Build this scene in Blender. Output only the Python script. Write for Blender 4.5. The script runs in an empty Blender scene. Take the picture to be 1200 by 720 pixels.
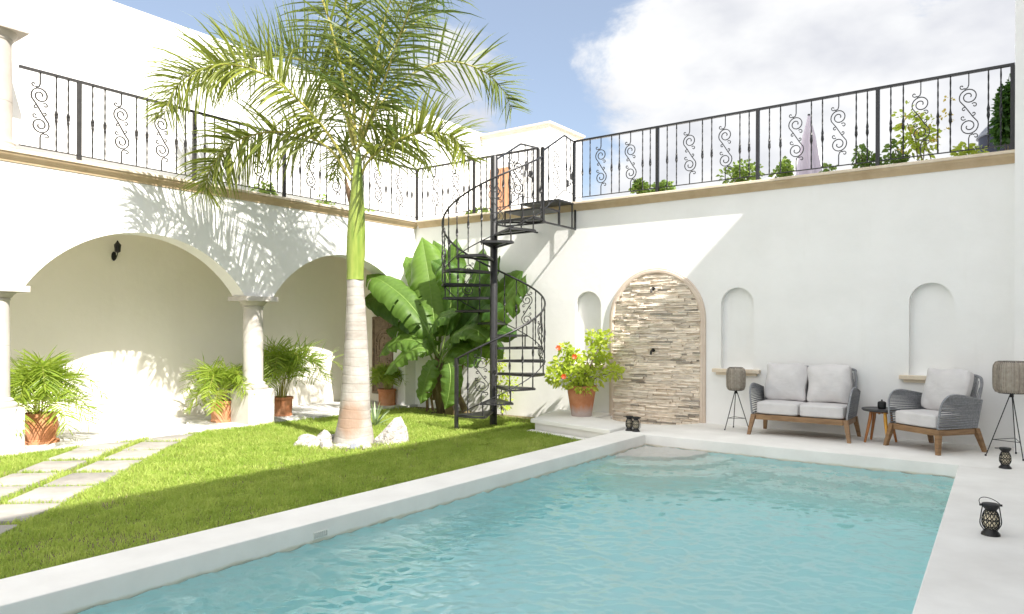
import bpy, math, random
import numpy as np
from mathutils import Vector, Matrix
from mathutils.geometry import tessellate_polygon
random.seed(7); RNG = np.random.default_rng(11)
sc = bpy.context.scene
COL = sc.collection
PI = math.pi
rad = math.radians
U = random.uniform
# ------------------------------------------------------------------ basics
ORG = {}
def V(*a): return Vector(a)
class MB:
    """collects vertices and faces of ONE mesh; rnd is a per-face random value"""
    def __init__(s): s.v = []; s.f = []; s.r = []; s.cur = 0.5
    def add(s, vs, fs, r=None):
        n = len(s.v); s.v += [tuple(p) for p in vs]
        for q in fs: s.f.append(tuple(i + n for i in q)); s.r.append(s.cur if r is None else r)
    def box(s, x0, x1, y0, y1, z0, z1, bev=0.0):
        if bev <= 0:
            s.add([(x0,y0,z0),(x1,y0,z0),(x1,y1,z0),(x0,y1,z0),(x0,y0,z1),(x1,y0,z1),(x1,y1,z1),(x0,y1,z1)],
                  [(3,2,1,0),(4,5,6,7),(0,1,5,4),(1,2,6,5),(2,3,7,6),(3,0,4,7)])
            return
        b = bev
        s.prism([(x0+b,y0),(x1-b,y0),(x1,y0+b),(x1,y1-b),(x1-b,y1),(x0+b,y1),(x0,y1-b),(x0,y0+b)], z0, z1, b)
    def prism(s, poly, z0, z1, bev=0.0):
        n = len(poly); P = [Vector((p[0],p[1])) for p in poly]
        def ring(d, z):
            o = []
            for i in range(n):
                a, c, e = P[i-1], P[i], P[(i+1) % n]
                u = (c-a).normalized(); w = (e-c).normalized()
                nn = Vector((-(u.y+w.y), u.x+w.x))
                if nn.length > 1e-6: nn.normalize()
                o.append((c.x+nn.x*d, c.y+nn.y*d, z))
            return o
        rings = [ring(0, z0), ring(0, z1)] if bev <= 0 else [ring(0, z0), ring(0, z1-bev), ring(bev*.3, z1-bev*.3), ring(bev, z1)]
        vs = [p for r in rings for p in r]; fs = [tuple(range(n-1,-1,-1))]
        for k in range(len(rings)-1):
            for i in range(n):
                j = (i+1) % n; fs.append((k*n+i, k*n+j, (k+1)*n+j, (k+1)*n+i))
        t = len(rings)-1; fs.append(tuple(t*n+i for i in range(n)))
        s.add(vs, fs)
    def tube(s, path, r, n=6, caps=True, flat=1.0, up=None):
        P = [Vector(p) for p in path]; m = len(P)
        rr = r if isinstance(r, (list, tuple)) else [r]*m
        t = (P[1]-P[0]).normalized()
        a = up.copy() if up is not None else (Vector((0,0,1)) if abs(t.z) < .9 else Vector((1,0,0)))
        a = (a - t*a.dot(t)).normalized()
        vs = []
        for i in range(m):
            t = (P[min(i+1,m-1)]-P[max(i-1,0)])
            if t.length < 1e-9: t = Vector((0,0,1))
            t.normalize(); a = a - t*a.dot(t)
            if a.length < 1e-6: a = t.orthogonal()
            a.normalize(); b = t.cross(a)
            for k in range(n):
                g = 2*PI*(k+.5)/n
                vs.append(P[i] + a*(math.cos(g)*rr[i]) + b*(math.sin(g)*rr[i]*flat))
        fs = []
        for i in range(m-1):
            for k in range(n):
                k2 = (k+1) % n; fs.append((i*n+k, i*n+k2, (i+1)*n+k2, (i+1)*n+k))
        if caps: fs += [tuple(range(n-1,-1,-1)), tuple((m-1)*n+k for k in range(n))]
        s.add(vs, fs)
    def lathe(s, prof, c=(0,0,0), n=24, wob=0.0):
        vs = []; m = len(prof)
        for (r, z) in prof:
            for k in range(n):
                g = 2*PI*k/n
                vs.append((c[0]+r*math.cos(g), c[1]+r*math.sin(g), c[2]+z))
        fs = []
        for i in range(m-1):
            for k in range(n):
                k2 = (k+1) % n; fs.append((i*n+k, i*n+k2, (i+1)*n+k2, (i+1)*n+k))
        fs += [tuple(range(n-1,-1,-1)), tuple((m-1)*n+k for k in range(n))]
        s.add(vs, fs)
    def grid(s, f, nu, nv, r=None):
        s.add([f(i/nu, j/nv) for i in range(nu+1) for j in range(nv+1)],
              [(i*(nv+1)+j, (i+1)*(nv+1)+j, (i+1)*(nv+1)+j+1, i*(nv+1)+j+1) for i in range(nu) for j in range(nv)], r)
    def sheet(s, loops, to3):
        """flat polygon with holes; loops are lists of (a,b), to3 maps to space"""
        tr = tessellate_polygon([[Vector((p[0],p[1],0)) for p in L] for L in loops])
        flat = [p for L in loops for p in L]
        s.add([to3(*p) for p in flat], [tuple(t) for t in tr])
    def xform(s, M, start=0):
        s.v[start:] = [tuple(M @ Vector(p)) for p in s.v[start:]]
    def build(s, name, mat, parent=None, smooth=False, ang=None):
        o = Vector(ORG.get(parent.name, (0,0,0))) if parent is not None else Vector((0,0,0))
        me = bpy.data.meshes.new(name)
        me.from_pydata([(p[0]-o.x, p[1]-o.y, p[2]-o.z) for p in s.v], [], s.f)
        at = me.attributes.new('rnd', 'FLOAT', 'FACE'); at.data.foreach_set('value', s.r)
        me.materials.append(mat)
        if smooth:
            me.polygons.foreach_set('use_smooth', [True]*len(s.f))
            if ang: me.set_sharp_from_angle(angle=rad(ang))
        me.update()
        ob = bpy.data.objects.new(name, me); COL.objects.link(ob)
        if parent is not None: ob.parent = parent; ORG[ob.name] = tuple(o)
        return ob
def tag(o, label=None, cat=None, group=None, kind=None):
    if label: o['label'] = label
    if cat: o['category'] = cat
    if group: o['group'] = group
    if kind: o['kind'] = kind
    return o
def thing(name, loc, label, cat, group=None, local=False):
    o = bpy.data.objects.new(name, None); COL.objects.link(o); o.location = loc
    o.empty_display_size = .1
    ORG[o.name] = (0,0,0) if local else tuple(loc)
    return tag(o, label, cat, group)
def kids(o): return [c for c in bpy.data.objects if c.parent == o]
def copy_tree(o, parent=None):
    c = o.copy(); COL.objects.link(c)
    if parent is not None: c.parent = parent
    for ch in kids(o): copy_tree(ch, c)
    return c
def catmull(P, n):
    P = [Vector(p) for p in P]; P = [P[0]*2-P[1]] + P + [P[-1]*2-P[-2]]; out = []
    m = len(P)-3
    for k in range(n+1):
        u = k/n*m; i = min(int(u), m-1); t = u-i
        a,b,c,d = P[i:i+4]
        out.append(.5*((2*b)+(c-a)*t+(2*a-5*b+4*c-d)*t*t+(3*b-a-3*c+d)*t**3))
    return out
# ------------------------------------------------------------------ materials
class NT:
    def __init__(s, name):
        s.m = bpy.data.materials.new(name); s.m.use_nodes = True
        s.t = s.m.node_tree; s.t.nodes.clear(); s.out = s.n('ShaderNodeOutputMaterial')
    def n(s, kind, **kw):
        nd = s.t.nodes.new(kind)
        for k, v in kw.items(): setattr(nd, k, v)
        return nd
    def l(s, a, b): s.t.links.new(a, b)
    def coord(s, scale=(1,1,1), kind='Object'):
        c = s.n('ShaderNodeTexCoord'); mp = s.n('ShaderNodeMapping'); mp.inputs['Scale'].default_value = scale
        s.l(c.outputs[kind], mp.inputs['Vector']); return mp.outputs['Vector']
    def noise(s, vec, scale, detail=4, rough=.55):
        k = s.n('ShaderNodeTexNoise'); k.inputs['Scale'].default_value = scale
        k.inputs['Detail'].default_value = detail; k.inputs['Roughness'].default_value = rough
        s.l(vec, k.inputs['Vector']); return k.outputs['Fac']
    def ramp(s, fac, stops):
        r = s.n('ShaderNodeValToRGB'); el = r.color_ramp.elements
        while len(el) < len(stops): el.new(.5)
        for e, (p, c) in zip(el, stops): e.position = p; e.color = (*c, 1)
        s.l(fac, r.inputs['Fac']); return r.outputs['Color']
    def mix(s, fac, a, b, mode='MIX'):
        m = s.n('ShaderNodeMix', data_type='RGBA', blend_type=mode)
        for sock, val in ((m.inputs['Factor'], fac), (m.inputs['A'], a), (m.inputs['B'], b)):
            if hasattr(val, 'is_output'): s.l(val, sock)
            elif isinstance(val, (int, float)): sock.default_value = val
            else: sock.default_value = (*val, 1)
        return m.outputs['Result']
    def attr(s, name='rnd'):
        return s.n('ShaderNodeAttribute', attribute_name=name).outputs['Fac']
    def math(s, op, a, b=0.0, c=0.0):
        m = s.n('ShaderNodeMath', operation=op)
        for i, val in enumerate((a, b, c)):
            if hasattr(val, 'is_output'): s.l(val, m.inputs[i])
            else: m.inputs[i].default_value = val
        return m.outputs[0]
    def bump(s, h, strength, dist):
        b = s.n('ShaderNodeBump'); b.inputs['Strength'].default_value = strength; b.inputs['Distance'].default_value = dist
        s.l(h, b.inputs['Height']); return b.outputs['Normal']
    def bsdf(s, col, rough=.6, normal=None, spec=.5, metal=0.0):
        p = s.n('ShaderNodeBsdfPrincipled')
        if hasattr(col, 'is_output'): s.l(col, p.inputs['Base Color'])
        else: p.inputs['Base Color'].default_value = (*col, 1)
        if hasattr(rough, 'is_output'): s.l(rough, p.inputs['Roughness'])
        else: p.inputs['Roughness'].default_value = rough
        p.inputs['Specular IOR Level'].default_value = spec; p.inputs['Metallic'].default_value = metal
        if normal is not None: s.l(normal, p.inputs['Normal'])
        return p.outputs[0]
    def done(s, sh): s.l(sh, s.out.inputs['Surface']); return s.m
def M_plain(name, a, b, scale=6, rough=.7, bump=.2, bscale=60, bdist=.004, rnd=0.0, spec=.4, metal=0.0, stretch=(1,1,1)):
    t = NT(name); vec = t.coord(stretch)
    c = t.ramp(t.noise(vec, scale, 5), [(.3, a), (.7, b)])
    if rnd:
        k = t.math('MULTIPLY_ADD', t.attr(), rnd*2, 1-rnd)
        c = t.mix(1.0, c, t.n('ShaderNodeCombineColor').outputs[0], 'MULTIPLY') if False else t.mix(1.0, c, k, 'MULTIPLY')
    nb = t.bump(t.noise(vec, bscale, 3), bump, bdist) if bump else None
    return t.done(t.bsdf(c, rough, nb, spec, metal))
def M_leaf(name, a, b, trans, tf=.45, rough=.45, tip=None, spec=.4, rib=False):
    t = NT(name)
    c = t.mix(t.attr(), a, b)
    c = t.mix(t.noise(t.coord(), 3.0, 3), c, t.mix(1.0, c, (.72,.80,.6), 'MULTIPLY'))
    p = t.bsdf(c, rough, None, spec)
    tr = t.n('ShaderNodeBsdfTranslucent'); tc = t.mix(t.attr(), trans, tuple(min(1, x*1.25) for x in trans)); t.l(tc, tr.inputs['Color'])
    mx = t.n('ShaderNodeMixShader'); mx.inputs[0].default_value = tf
    t.l(p, mx.inputs[1]); t.l(tr.outputs[0], mx.inputs[2])
    return t.done(mx.outputs[0])
MT = {}
def m_plaster(name, a=(.76,.755,.74), b=(.83,.825,.815), stain=(.70,.685,.65)):
    t = NT(name); vec = t.coord()
    c = t.ramp(t.noise(vec, 1.1, 6, .6), [(.3, a), (.7, b)])
    st = t.ramp(t.noise(t.coord((1.6,1.6,.22)), 1.7, 5, .65), [(.60, (0,0,0)), (.80, (1,1,1))])
    c = t.mix(t.math('MULTIPLY', t.n('ShaderNodeRGBToBW').outputs[0], 1) if False else t.math('MULTIPLY', st, .5), c, stain)
    h = t.math('ADD', t.noise(vec, 7, 4), t.math('MULTIPLY', t.noise(vec, 90, 3), .35))
    return t.done(t.bsdf(c, .85, t.bump(h, .24, .014), .25))
MT['plaster'] = m_plaster('white_plaster')
MT['cream'] = m_plaster('cream_plaster', (.83,.79,.71), (.875,.835,.76), (.79,.75,.67))
MT['deck'] = m_plaster('polished_concrete', (.73,.715,.68), (.81,.80,.77), (.64,.61,.56))
MT['limestone'] = M_plain('limestone', (.60,.50,.38), (.70,.61,.49), 5, .8, .25, 50, .004)
MT['cornice'] = M_plain('ochre_cornice_stone', (.47,.345,.215), (.57,.44,.29), 5, .8, .25, 50, .004)
MT['palestone'] = M_plain('pale_cantera_stone', (.37,.33,.29), (.45,.41,.365), 4, .8, .3, 40, .005)
MT['whitestone'] = M_plain('white_cantera_stone', (.43,.40,.365), (.53,.50,.46), 4, .8, .3, 40, .005)
MT['iron'] = M_plain('black_wrought_iron', (.010,.010,.011), (.020,.020,.022), 20, .42, .15, 120, .001, spec=.5)
MT['weathered'] = M_plain('weathered_iron', (.014,.013,.013), (.03,.028,.027), 14, .6, .2, 80, .001)
MT['soil'] = M_plain('garden_soil', (.10,.085,.045), (.20,.17,.09), 12, .95, .6, 40, .02)
MT['dirt'] = M_plain('dry_earth', (.28,.24,.18), (.36,.31,.24), 2, .95, .5, 20, .02)
MT['paver'] = M_plain('stepping_stone', (.22,.205,.185), (.31,.295,.27), 5, .85, .5, 30, .01, rnd=.18)
MT['rock'] = M_plain('white_rock', (.25,.23,.205), (.50,.48,.455), 9, .88, 1.0, 16, .06)
MT['greyrock'] = M_plain('grey_rock', (.18,.19,.22), (.30,.31,.34), 9, .85, .8, 14, .05)
MT['ledge'] = M_plain('stacked_ledge_stone', (.62,.52,.41), (.87,.79,.69), 9, .88, .9, 45, .012, rnd=.30, stretch=(1,1,3))
MT['vent'] = M_plain('grey_vent_slots', (.34,.34,.33), (.42,.42,.41), 9, .8, .1, 40, .002)
MT['trim'] = M_plain('tan_stone_trim', (.58,.47,.38), (.66,.56,.47), 6, .8, .25, 60, .004)
MT['relief'] = M_plain('carved_brown_stone', (.17,.12,.085), (.28,.21,.15), 12, .85, .6, 30, .01)
MT['teak'] = M_plain('teak_wood', (.17,.095,.045), (.30,.18,.09), 5, .5, .2, 60, .002, rnd=.12, stretch=(1,1,8))
MT['teak2'] = M_plain('orange_wood', (.28,.10,.03), (.40,.17,.05), 5, .4, .2, 60, .002, stretch=(8,8,1))
MT['yellowwood'] = M_plain('golden_wood', (.55,.26,.03), (.66,.34,.05), 5, .4, .2, 60, .002, stretch=(8,8,1))
MT['rope'] = M_plain('grey_rope', (.19,.195,.21), (.31,.315,.33), 40, .85, .5, 200, .002, rnd=.15)
MT['darktop'] = M_plain('dark_grey_top', (.045,.045,.048), (.07,.07,.073), 12, .45, .1, 50, .001)
MT['black'] = M_plain('matt_black', (.008,.008,.009), (.016,.016,.017), 10, .5, .1, 50, .001)
MT['rattan'] = M_plain('weathered_rattan', (.24,.205,.17), (.40,.35,.29), 30, .8, .3, 100, .002, rnd=.25)
MT['linen'] = M_plain('taupe_linen', (.34,.30,.25), (.42,.38,.32), 30, .9, .3, 300, .002)
MT['lattice'] = M_plain('lantern_glow_panel', (.60,.52,.36), (.74,.67,.50), 30, .5, .2, 100, .002)
MT['lilac'] = M_plain('lilac_canvas', (.52,.45,.53), (.62,.56,.63), 3, .9, .3, 20, .01)
MT['tank'] = M_plain('dark_water_tank', (.02,.022,.04), (.035,.037,.06), 3, .5, .1, 10, .01)
MT['orange'] = M_plain('orange_wood_door', (.36,.17,.09), (.46,.24,.13), 4, .6, .2, 20, .005, stretch=(6,6,1))
MT['red'] = M_leaf('red_petal', (.75,.06,.02), (.85,.13,.04), (.8,.1,.03), .3)
MT['yellow'] = M_leaf('yellow_bloom', (.75,.55,.10), (.85,.65,.25), (.8,.6,.1), .3)
MT['pink'] = M_leaf('pink_bloom', (.75,.25,.30), (.85,.45,.5), (.8,.3,.3), .3)
MT['palm'] = M_leaf('palm_leaflet', (.034,.078,.015), (.26,.27,.05), (.30,.36,.06), .34, .40, spec=.5)
MT['areca'] = M_leaf('areca_leaflet', (.12,.22,.02), (.32,.38,.06), (.40,.52,.07), .40, .42)
MT['rachis'] = M_plain('frond_stem', (.26,.26,.05), (.42,.36,.10), 6, .5, .1, 40, .002)
MT['shaft'] = M_plain('green_crownshaft', (.12,.19,.025), (.26,.31,.06), 2.5, .4, .15, 30, .004, stretch=(6,6,.8))
MT['banana'] = M_leaf('banana_leaf', (.030,.085,.02), (.16,.26,.05), (.25,.40,.06), .38, .48, spec=.3)
MT['midrib'] = M_plain('leaf_midrib', (.12,.21,.04), (.20,.29,.07), 6, .5, .1, 40, .002)
MT['bananastem'] = M_plain('banana_stem', (.10,.07,.04), (.24,.20,.09), 5, .7, .4, 30, .01, stretch=(3,3,.6))
MT['deadleaf'] = M_plain('dry_leaf', (.13,.08,.045), (.22,.15,.09), 8, .9, .4, 30, .01)
MT['hibiscus'] = M_leaf('hibiscus_leaf', (.24,.36,.03), (.52,.56,.09), (.58,.68,.10), .46, .42)
MT['bush'] = M_leaf('bush_leaf', (.08,.17,.035), (.27,.35,.09), (.36,.48,.10), .40, .45)
MT['darktree'] = M_leaf('dark_tree_leaf', (.025,.075,.015), (.07,.15,.025), (.12,.24,.03), .3, .45)
MT['agave'] = M_leaf('agave_blade', (.20,.28,.16), (.36,.42,.28), (.35,.45,.2), .2, .5)
MT['grass'] = M_leaf('grass_blade', (.19,.315,.03), (.51,.53,.18), (.51,.63,.14), .45, .55, spec=.25)
MT['stemwood'] = M_plain('woody_stem', (.13,.10,.06), (.22,.18,.12), 12, .85, .4, 60, .004)
def m_bark():
    t = NT('palm_bark'); vec = t.coord()
    c = t.ramp(t.noise(t.coord((1,1,2.5)), 3.5, 6), [(.3, (.26,.235,.205)), (.55, (.35,.33,.30)), (.75, (.42,.40,.37))])
    w = t.n('ShaderNodeTexWave', wave_type='BANDS', bands_direction='Z'); w.inputs['Scale'].default_value = 2.6
    w.inputs['Distortion'].default_value = 2.2; w.inputs['Detail'].default_value = 2
    t.l(vec, w.inputs['Vector'])
    ring = t.ramp(w.outputs['Fac'], [(0, (0,0,0)), (.10, (1,1,1))])
    c = t.mix(ring, t.mix(1.0, c, (.91,.90,.88), 'MULTIPLY'), c)
    # brown worn scar low on the trunk
    g = t.n('ShaderNodeVectorMath', operation='DISTANCE'); g.inputs[1].default_value = (.12,-.20,.28)
    t.l(t.coord((1,1,.75)), g.inputs[0])
    sp = t.math('ADD', g.outputs['Value'], t.math('MULTIPLY', t.noise(vec, 9, 4), .14))
    c = t.mix(t.ramp(sp, [(.20, (.75,.75,.75)), (.32, (0,0,0))]), c, (.27,.165,.105))
    h = t.math('ADD', t.math('MULTIPLY', ring, .3), t.noise(t.coord((1,1,.5)), 30, 4))
    return t.done(t.bsdf(c, .85, t.bump(h, .5, .012), .2))
MT['bark'] = m_bark()
def m_terra(name, wash):
    t = NT(name); vec = t.coord()
    c = t.ramp(t.noise(vec, 6, 5), [(.3, (.38,.145,.065)), (.7, (.50,.225,.115))])
    if wash:
        sx = t.n('ShaderNodeSeparateXYZ'); t.l(vec, sx.inputs[0])
        w = t.math('ADD', sx.outputs['Z'], t.math('MULTIPLY', t.noise(t.coord((4,4,1)), 5, 5), .16))
        c = t.mix(t.ramp(w, [(.15, (.8,.8,.8)), (.27, (0,0,0))]), c, (.42,.38,.37))
    else:
        c = t.mix(t.math('MULTIPLY', t.ramp(t.noise(vec, 2.5, 5), [(.5, (0,0,0)), (.75, (1,1,1))]), .45), c, (.60,.40,.28))
    return t.done(t.bsdf(c, .8, t.bump(t.noise(vec, 50, 3), .3, .004), .3))
MT['terra'] = m_terra('terracotta', False); MT['terrawash'] = m_terra('limewashed_terracotta', True)
def m_cushion():
    t = NT('linen_cushion'); vec = t.coord()
    c = t.ramp(t.noise(vec, 5, 4), [(.3, (.57,.55,.55)), (.7, (.65,.63,.625))])
    h = t.math('ADD', t.noise(t.coord((1,1,2.2)), 7, 3), t.math('MULTIPLY', t.noise(t.coord((1,1,5)), 120, 2), .12))
    return t.done(t.bsdf(c, .95, t.bump(h, .35, .03), .15))
MT['cushion'] = m_cushion()
def m_tiles():
    t = NT('arcade_pavers'); vec = t.coord()
    v = t.n('ShaderNodeTexVoronoi', feature='DISTANCE_TO_EDGE'); v.inputs['Scale'].default_value = 6.0; t.l(vec, v.inputs['Vector'])
    v2 = t.n('ShaderNodeTexVoronoi', feature='F1'); v2.inputs['Scale'].default_value = 6.0; t.l(vec, v2.inputs['Vector'])
    sx = t.n('ShaderNodeSeparateColor'); t.l(v2.outputs['Color'], sx.inputs[0])
    c = t.mix(sx.outputs[0], (.42,.42,.43), (.72,.71,.70))
    e = t.ramp(v.outputs['Distance'], [(.03, (0,0,0)), (.07, (1,1,1))])
    c = t.mix(e, (.52,.50,.47), c)
    return t.done(t.bsdf(c, .8, t.bump(e, .5, .01), .3))
MT['tiles'] = m_tiles()
def m_poolplaster():
    t = NT('pool_plaster'); vec = t.coord()
    c = t.ramp(t.noise(vec, 2.0, 5), [(.3, (.67,.94,.92)), (.7, (.75,.96,.95))])
    sx = t.n('ShaderNodeSeparateXYZ'); t.l(vec, sx.inputs[0])
    # pale chukum above and on the shallow steps, lime line stain at the water level
    return t.done(t.bsdf(c, .8, t.bump(t.noise(vec, 30, 3), .2, .005), .2))
MT['pool'] = m_poolplaster()
MT['step'] = M_plain('pale_step_plaster', (.78,.77,.72), (.84,.83,.78), 4, .8, .2, 40, .004)
def m_coping():
    t = NT('coping_concrete'); vec = t.coord()
    c = t.ramp(t.noise(vec, 1.6, 6, .6), [(.3, (.71,.69,.655)), (.7, (.83,.815,.78))])
    sx = t.n('ShaderNodeSeparateXYZ'); t.l(vec, sx.inputs[0])
    w = t.math('ADD', sx.outputs['Z'], t.math('MULTIPLY', t.math('SUBTRACT', t.noise(t.coord((2.2,2.2,2)), 2.2, 5), .5), .045))
    c = t.mix(t.ramp(t.math('ADD', w, .2), [(.058, (.7,.7,.7)), (.078, (0,0,0))]), c, (.55,.49,.36))
    h = t.math('ADD', t.noise(vec, 9, 4), t.math('MULTIPLY', t.noise(vec, 80, 3), .4))
    return t.done(t.bsdf(c, .75, t.bump(h, .15, .012), .3))
MT['coping'] = m_coping()
def m_water():
    t = NT('pool_water'); vec = t.coord()
    g = t.n('ShaderNodeBsdfGlass'); g.inputs['IOR'].default_value = 1.333; g.inputs['Roughness'].default_value = 0.0
    g.inputs['Color'].default_value = (1,1,1,1)
    h = t.math('ADD', t.noise(t.coord((1,1.5,1)), 16, 3), t.math('MULTIPLY', t.noise(t.coord((1.3,1,1)), 42, 2), .35))
    t.l(t.bump(h, .35, .012), g.inputs['Normal'])
    va = t.n('ShaderNodeVolumeAbsorption'); va.inputs['Color'].default_value = (.33,.88,.95,1); va.inputs['Density'].default_value = .13
    t.l(va.outputs[0], t.out.inputs['Volume'])
    return t.done(g.outputs[0])
MT['water'] = m_water()
MT['lowstep'] = M_plain('submerged_step_plaster', (.66,.84,.78), (.74,.89,.84), 3, .8, .2, 30, .004)
# ------------------------------------------------------------------ key planes
XW, YW = -10.37, 10.85          # faces of the arcade wall and of the garden wall
ZC = 3.68                       # top of the cornice
ZL = -.15                       # lawn level
CPX0, CPX1 = -4.83, -4.36       # pool coping, lawn side
PY1, PY0 = 9.13, .7             # far and near ends of the pool
def pool_right(y): return -.664 - (9.115-y)*(-.0314)
WZ = -.145
# ------------------------------------------------------------------ ground, pool, deck
b = MB()
hole = [(-4.6,.4),(-.2,.4),(-.2,9.4),(-4.6,9.4)]
b.sheet([[(-70,-70),(70,-70),(70,70),(-70,70)], hole], lambda x,y: (x,y,-.30))
tag(b.build('ground', MT['dirt']), kind='structure')
b = MB(); b.sheet([[(-10.42,-8),(CPX0+.02,-8),(CPX0+.02,YW),(-10.42,YW)]], lambda x,y: (x,y,ZL))
tag(b.build('lawn', MT['soil']), kind='structure')
b = MB(); b.box(-12.3,-10.30,-6,YW+.1,-.35,-.10)
tag(b.build('arcade_floor', MT['tiles']), kind='structure')
# coping (lawn side) and decks as solid slabs with a soft edge
b = MB(); b.prism([(CPX0,-8),(CPX1,-8),(CPX1,PY1),(CPX0,PY1)], -.165, 0, .012)
tag(b.build('pool_coping', MT['coping'], smooth=True, ang=30), kind='structure')
b = MB()
D = [(CPX0-.0,PY1+.003)] + [(CPX1,PY1+.003),(pool_right(PY1),PY1+.003)]
arc = [(-5.0+.78*math.cos(a), 10.95-.78*math.sin(a)) for a in np.linspace(.13, PI-.13, 16)]
b.prism([(CPX0,PY1+.003),(pool_right(PY1),PY1+.003),(1.3,PY1+.003),(1.3,YW+.02)]+[(-4.22,YW+.02)]+arc+[(CPX0-.95,YW+.02),(CPX0-.95,10.0),(CPX0,9.8)][:1]+[(CPX0-1.0,9.6),(CPX0,9.4)], -.165, 0, .012)
tag(b.build('pool_deck', MT['coping'], smooth=True, ang=30), kind='structure')
b = MB(); b.prism([(pool_right(PY0),PY0),(1.3,PY0),(1.3,PY1),(pool_right(PY1),PY1)], -.165, -.001, .012)
tag(b.build('side_deck', MT['coping'], smooth=True, ang=30), kind='structure')
b = MB(); b.box(CPX1+.003,1.3,-8,PY0-.003,-.36,-.0015)
tag(b.build('near_deck', MT['deck']), kind='structure')
b = MB(); b.box(-6.0,-4.1,9.9,YW+.05,-.36,-.105)
tag(b.build('fountain_basin', MT['deck']), kind='structure')
# raised ledge under the hibiscus pot
b = MB()
b.prism([(-6.46,9.38),(-4.84,8.985),(-4.84,9.60),(-5.80,10.2),(-5.82,YW+.02),(-6.85,YW+.02)], -.02, .04, .02)
b.prism([(-6.40,9.42),(-4.84,9.03),(-4.84,9.60),(-5.80,10.15),(-5.84,YW+.02),(-6.78,YW+.02)], -.33, -.021)
tag(b.build('planting_ledge', MT['deck'], smooth=True, ang=30), kind='structure')
b = MB(); b.prism([(-6.42,9.36),(-4.84,8.97),(-4.84,8.80),(-6.40,9.20)], -.30, -.125, .01)
tag(b.build('ledge_kerb', MT['deck']), kind='structure')
# basin
b = MB()
pr1, pr0 = pool_right(PY1), pool_right(PY0)
bt = -1.35
b.add([(CPX1,PY0,-.167),(pr0,PY0,-.167),(pr1,PY1,-.167),(CPX1,PY1,-.167),(CPX1,PY0,bt),(pr0,PY0,bt),(pr1,PY1,bt),(CPX1,PY1,bt)],
      [(4,5,6,7),(0,4,7,3),(3,7,6,2),(2,6,5,1),(1,5,4,0)])
tag(b.build('pool_basin', MT['pool']), kind='structure')
b = MB()
def quarter(r, z0, z1):
    b.prism([(CPX1+.004,PY1-.004)]+[(CPX1+.004+r*math.sin(a), PY1-.004-r*math.cos(a)) for a in np.linspace(0, PI/2, 18)], z0, z1, .015)
quarter(.90, -.6, -.164)
tag(b.build('pool_step', MT['step']), kind='structure')
b = MB(); quarter(1.22, -.9, -.36); quarter(1.55, -1.34, -.62)
b.box(CPX1+1.1, pr1-.004, PY1-.42, PY1-.006, -1.34, -.50, .015)
b.box(CPX1+1.4, pr1-.004, PY1-.80, PY1-.425, -1.34, -.85, .015)
tag(b.build('pool_steps', MT['lowstep']), kind='structure')
# water with real ripples
nx, ny = 300, 640
xs = np.linspace(0, 1, nx+1); ys = np.linspace(PY0-.006, PY1+.006, ny+1)
YY, TT = np.meshgrid(ys, xs, indexing='ij')
XR = -.664 + (9.115-YY)*.0314 + .006
XX = (CPX1-.006) + TT*(XR-(CPX1-.006))
ZZ = np.zeros_like(XX)
for k in range(80):
    lam = .060*(5.0)**RNG.random(); th = RNG.normal(rad(115), .6)
    kk = 2*PI/lam; amp = .042*RNG.uniform(.5, 1.2)/kk
    ZZ += amp*np.sin(kk*(XX*math.cos(th)+YY*math.sin(th)) + RNG.uniform(0, 6.28))
for k in range(10):
    lam = RNG.uniform(.5, 1.1); th = RNG.normal(rad(100), .8); kk = 2*PI/lam
    ZZ += .010*RNG.uniform(.5, 1.2)/kk*np.sin(kk*(XX*math.cos(th)+YY*math.sin(th))+RNG.uniform(0, 6.28))
patch = .55+.45*np.sin(XX*1.3+YY*.8)*np.sin(YY*1.1-XX*.6+1.0)
ZZ = ZZ*(.55+.75*patch) + WZ
vs = np.stack([XX, YY, ZZ], -1).reshape(-1, 3)
idx = np.arange((ny+1)*(nx+1)).reshape(ny+1, nx+1)
fs = np.stack([idx[:-1,:-1], idx[:-1,1:], idx[1:,1:], idx[1:,:-1]], -1).reshape(-1, 4)
b = MB(); b.v = [tuple(p) for p in vs.tolist()]; b.f = [tuple(q) for q in fs.tolist()]
edge = list(idx[0,:]) + list(idx[1:,-1]) + list(idx[-1,-2::-1]) + list(idx[-2:0:-1,0])
n0 = len(b.v)
b.v += [(b.v[i][0], b.v[i][1], bt-.02) for i in edge]
m = len(edge)
for i in range(m):
    j = (i+1) % m; b.f.append((int(edge[i]), n0+i, n0+j, int(edge[j])))
b.f.append(tuple(n0+i for i in range(m)))
b.r = [.5]*len(b.f)
tag(b.build('pool_water', MT['water'], smooth=True, ang=40), kind='structure')
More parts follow.
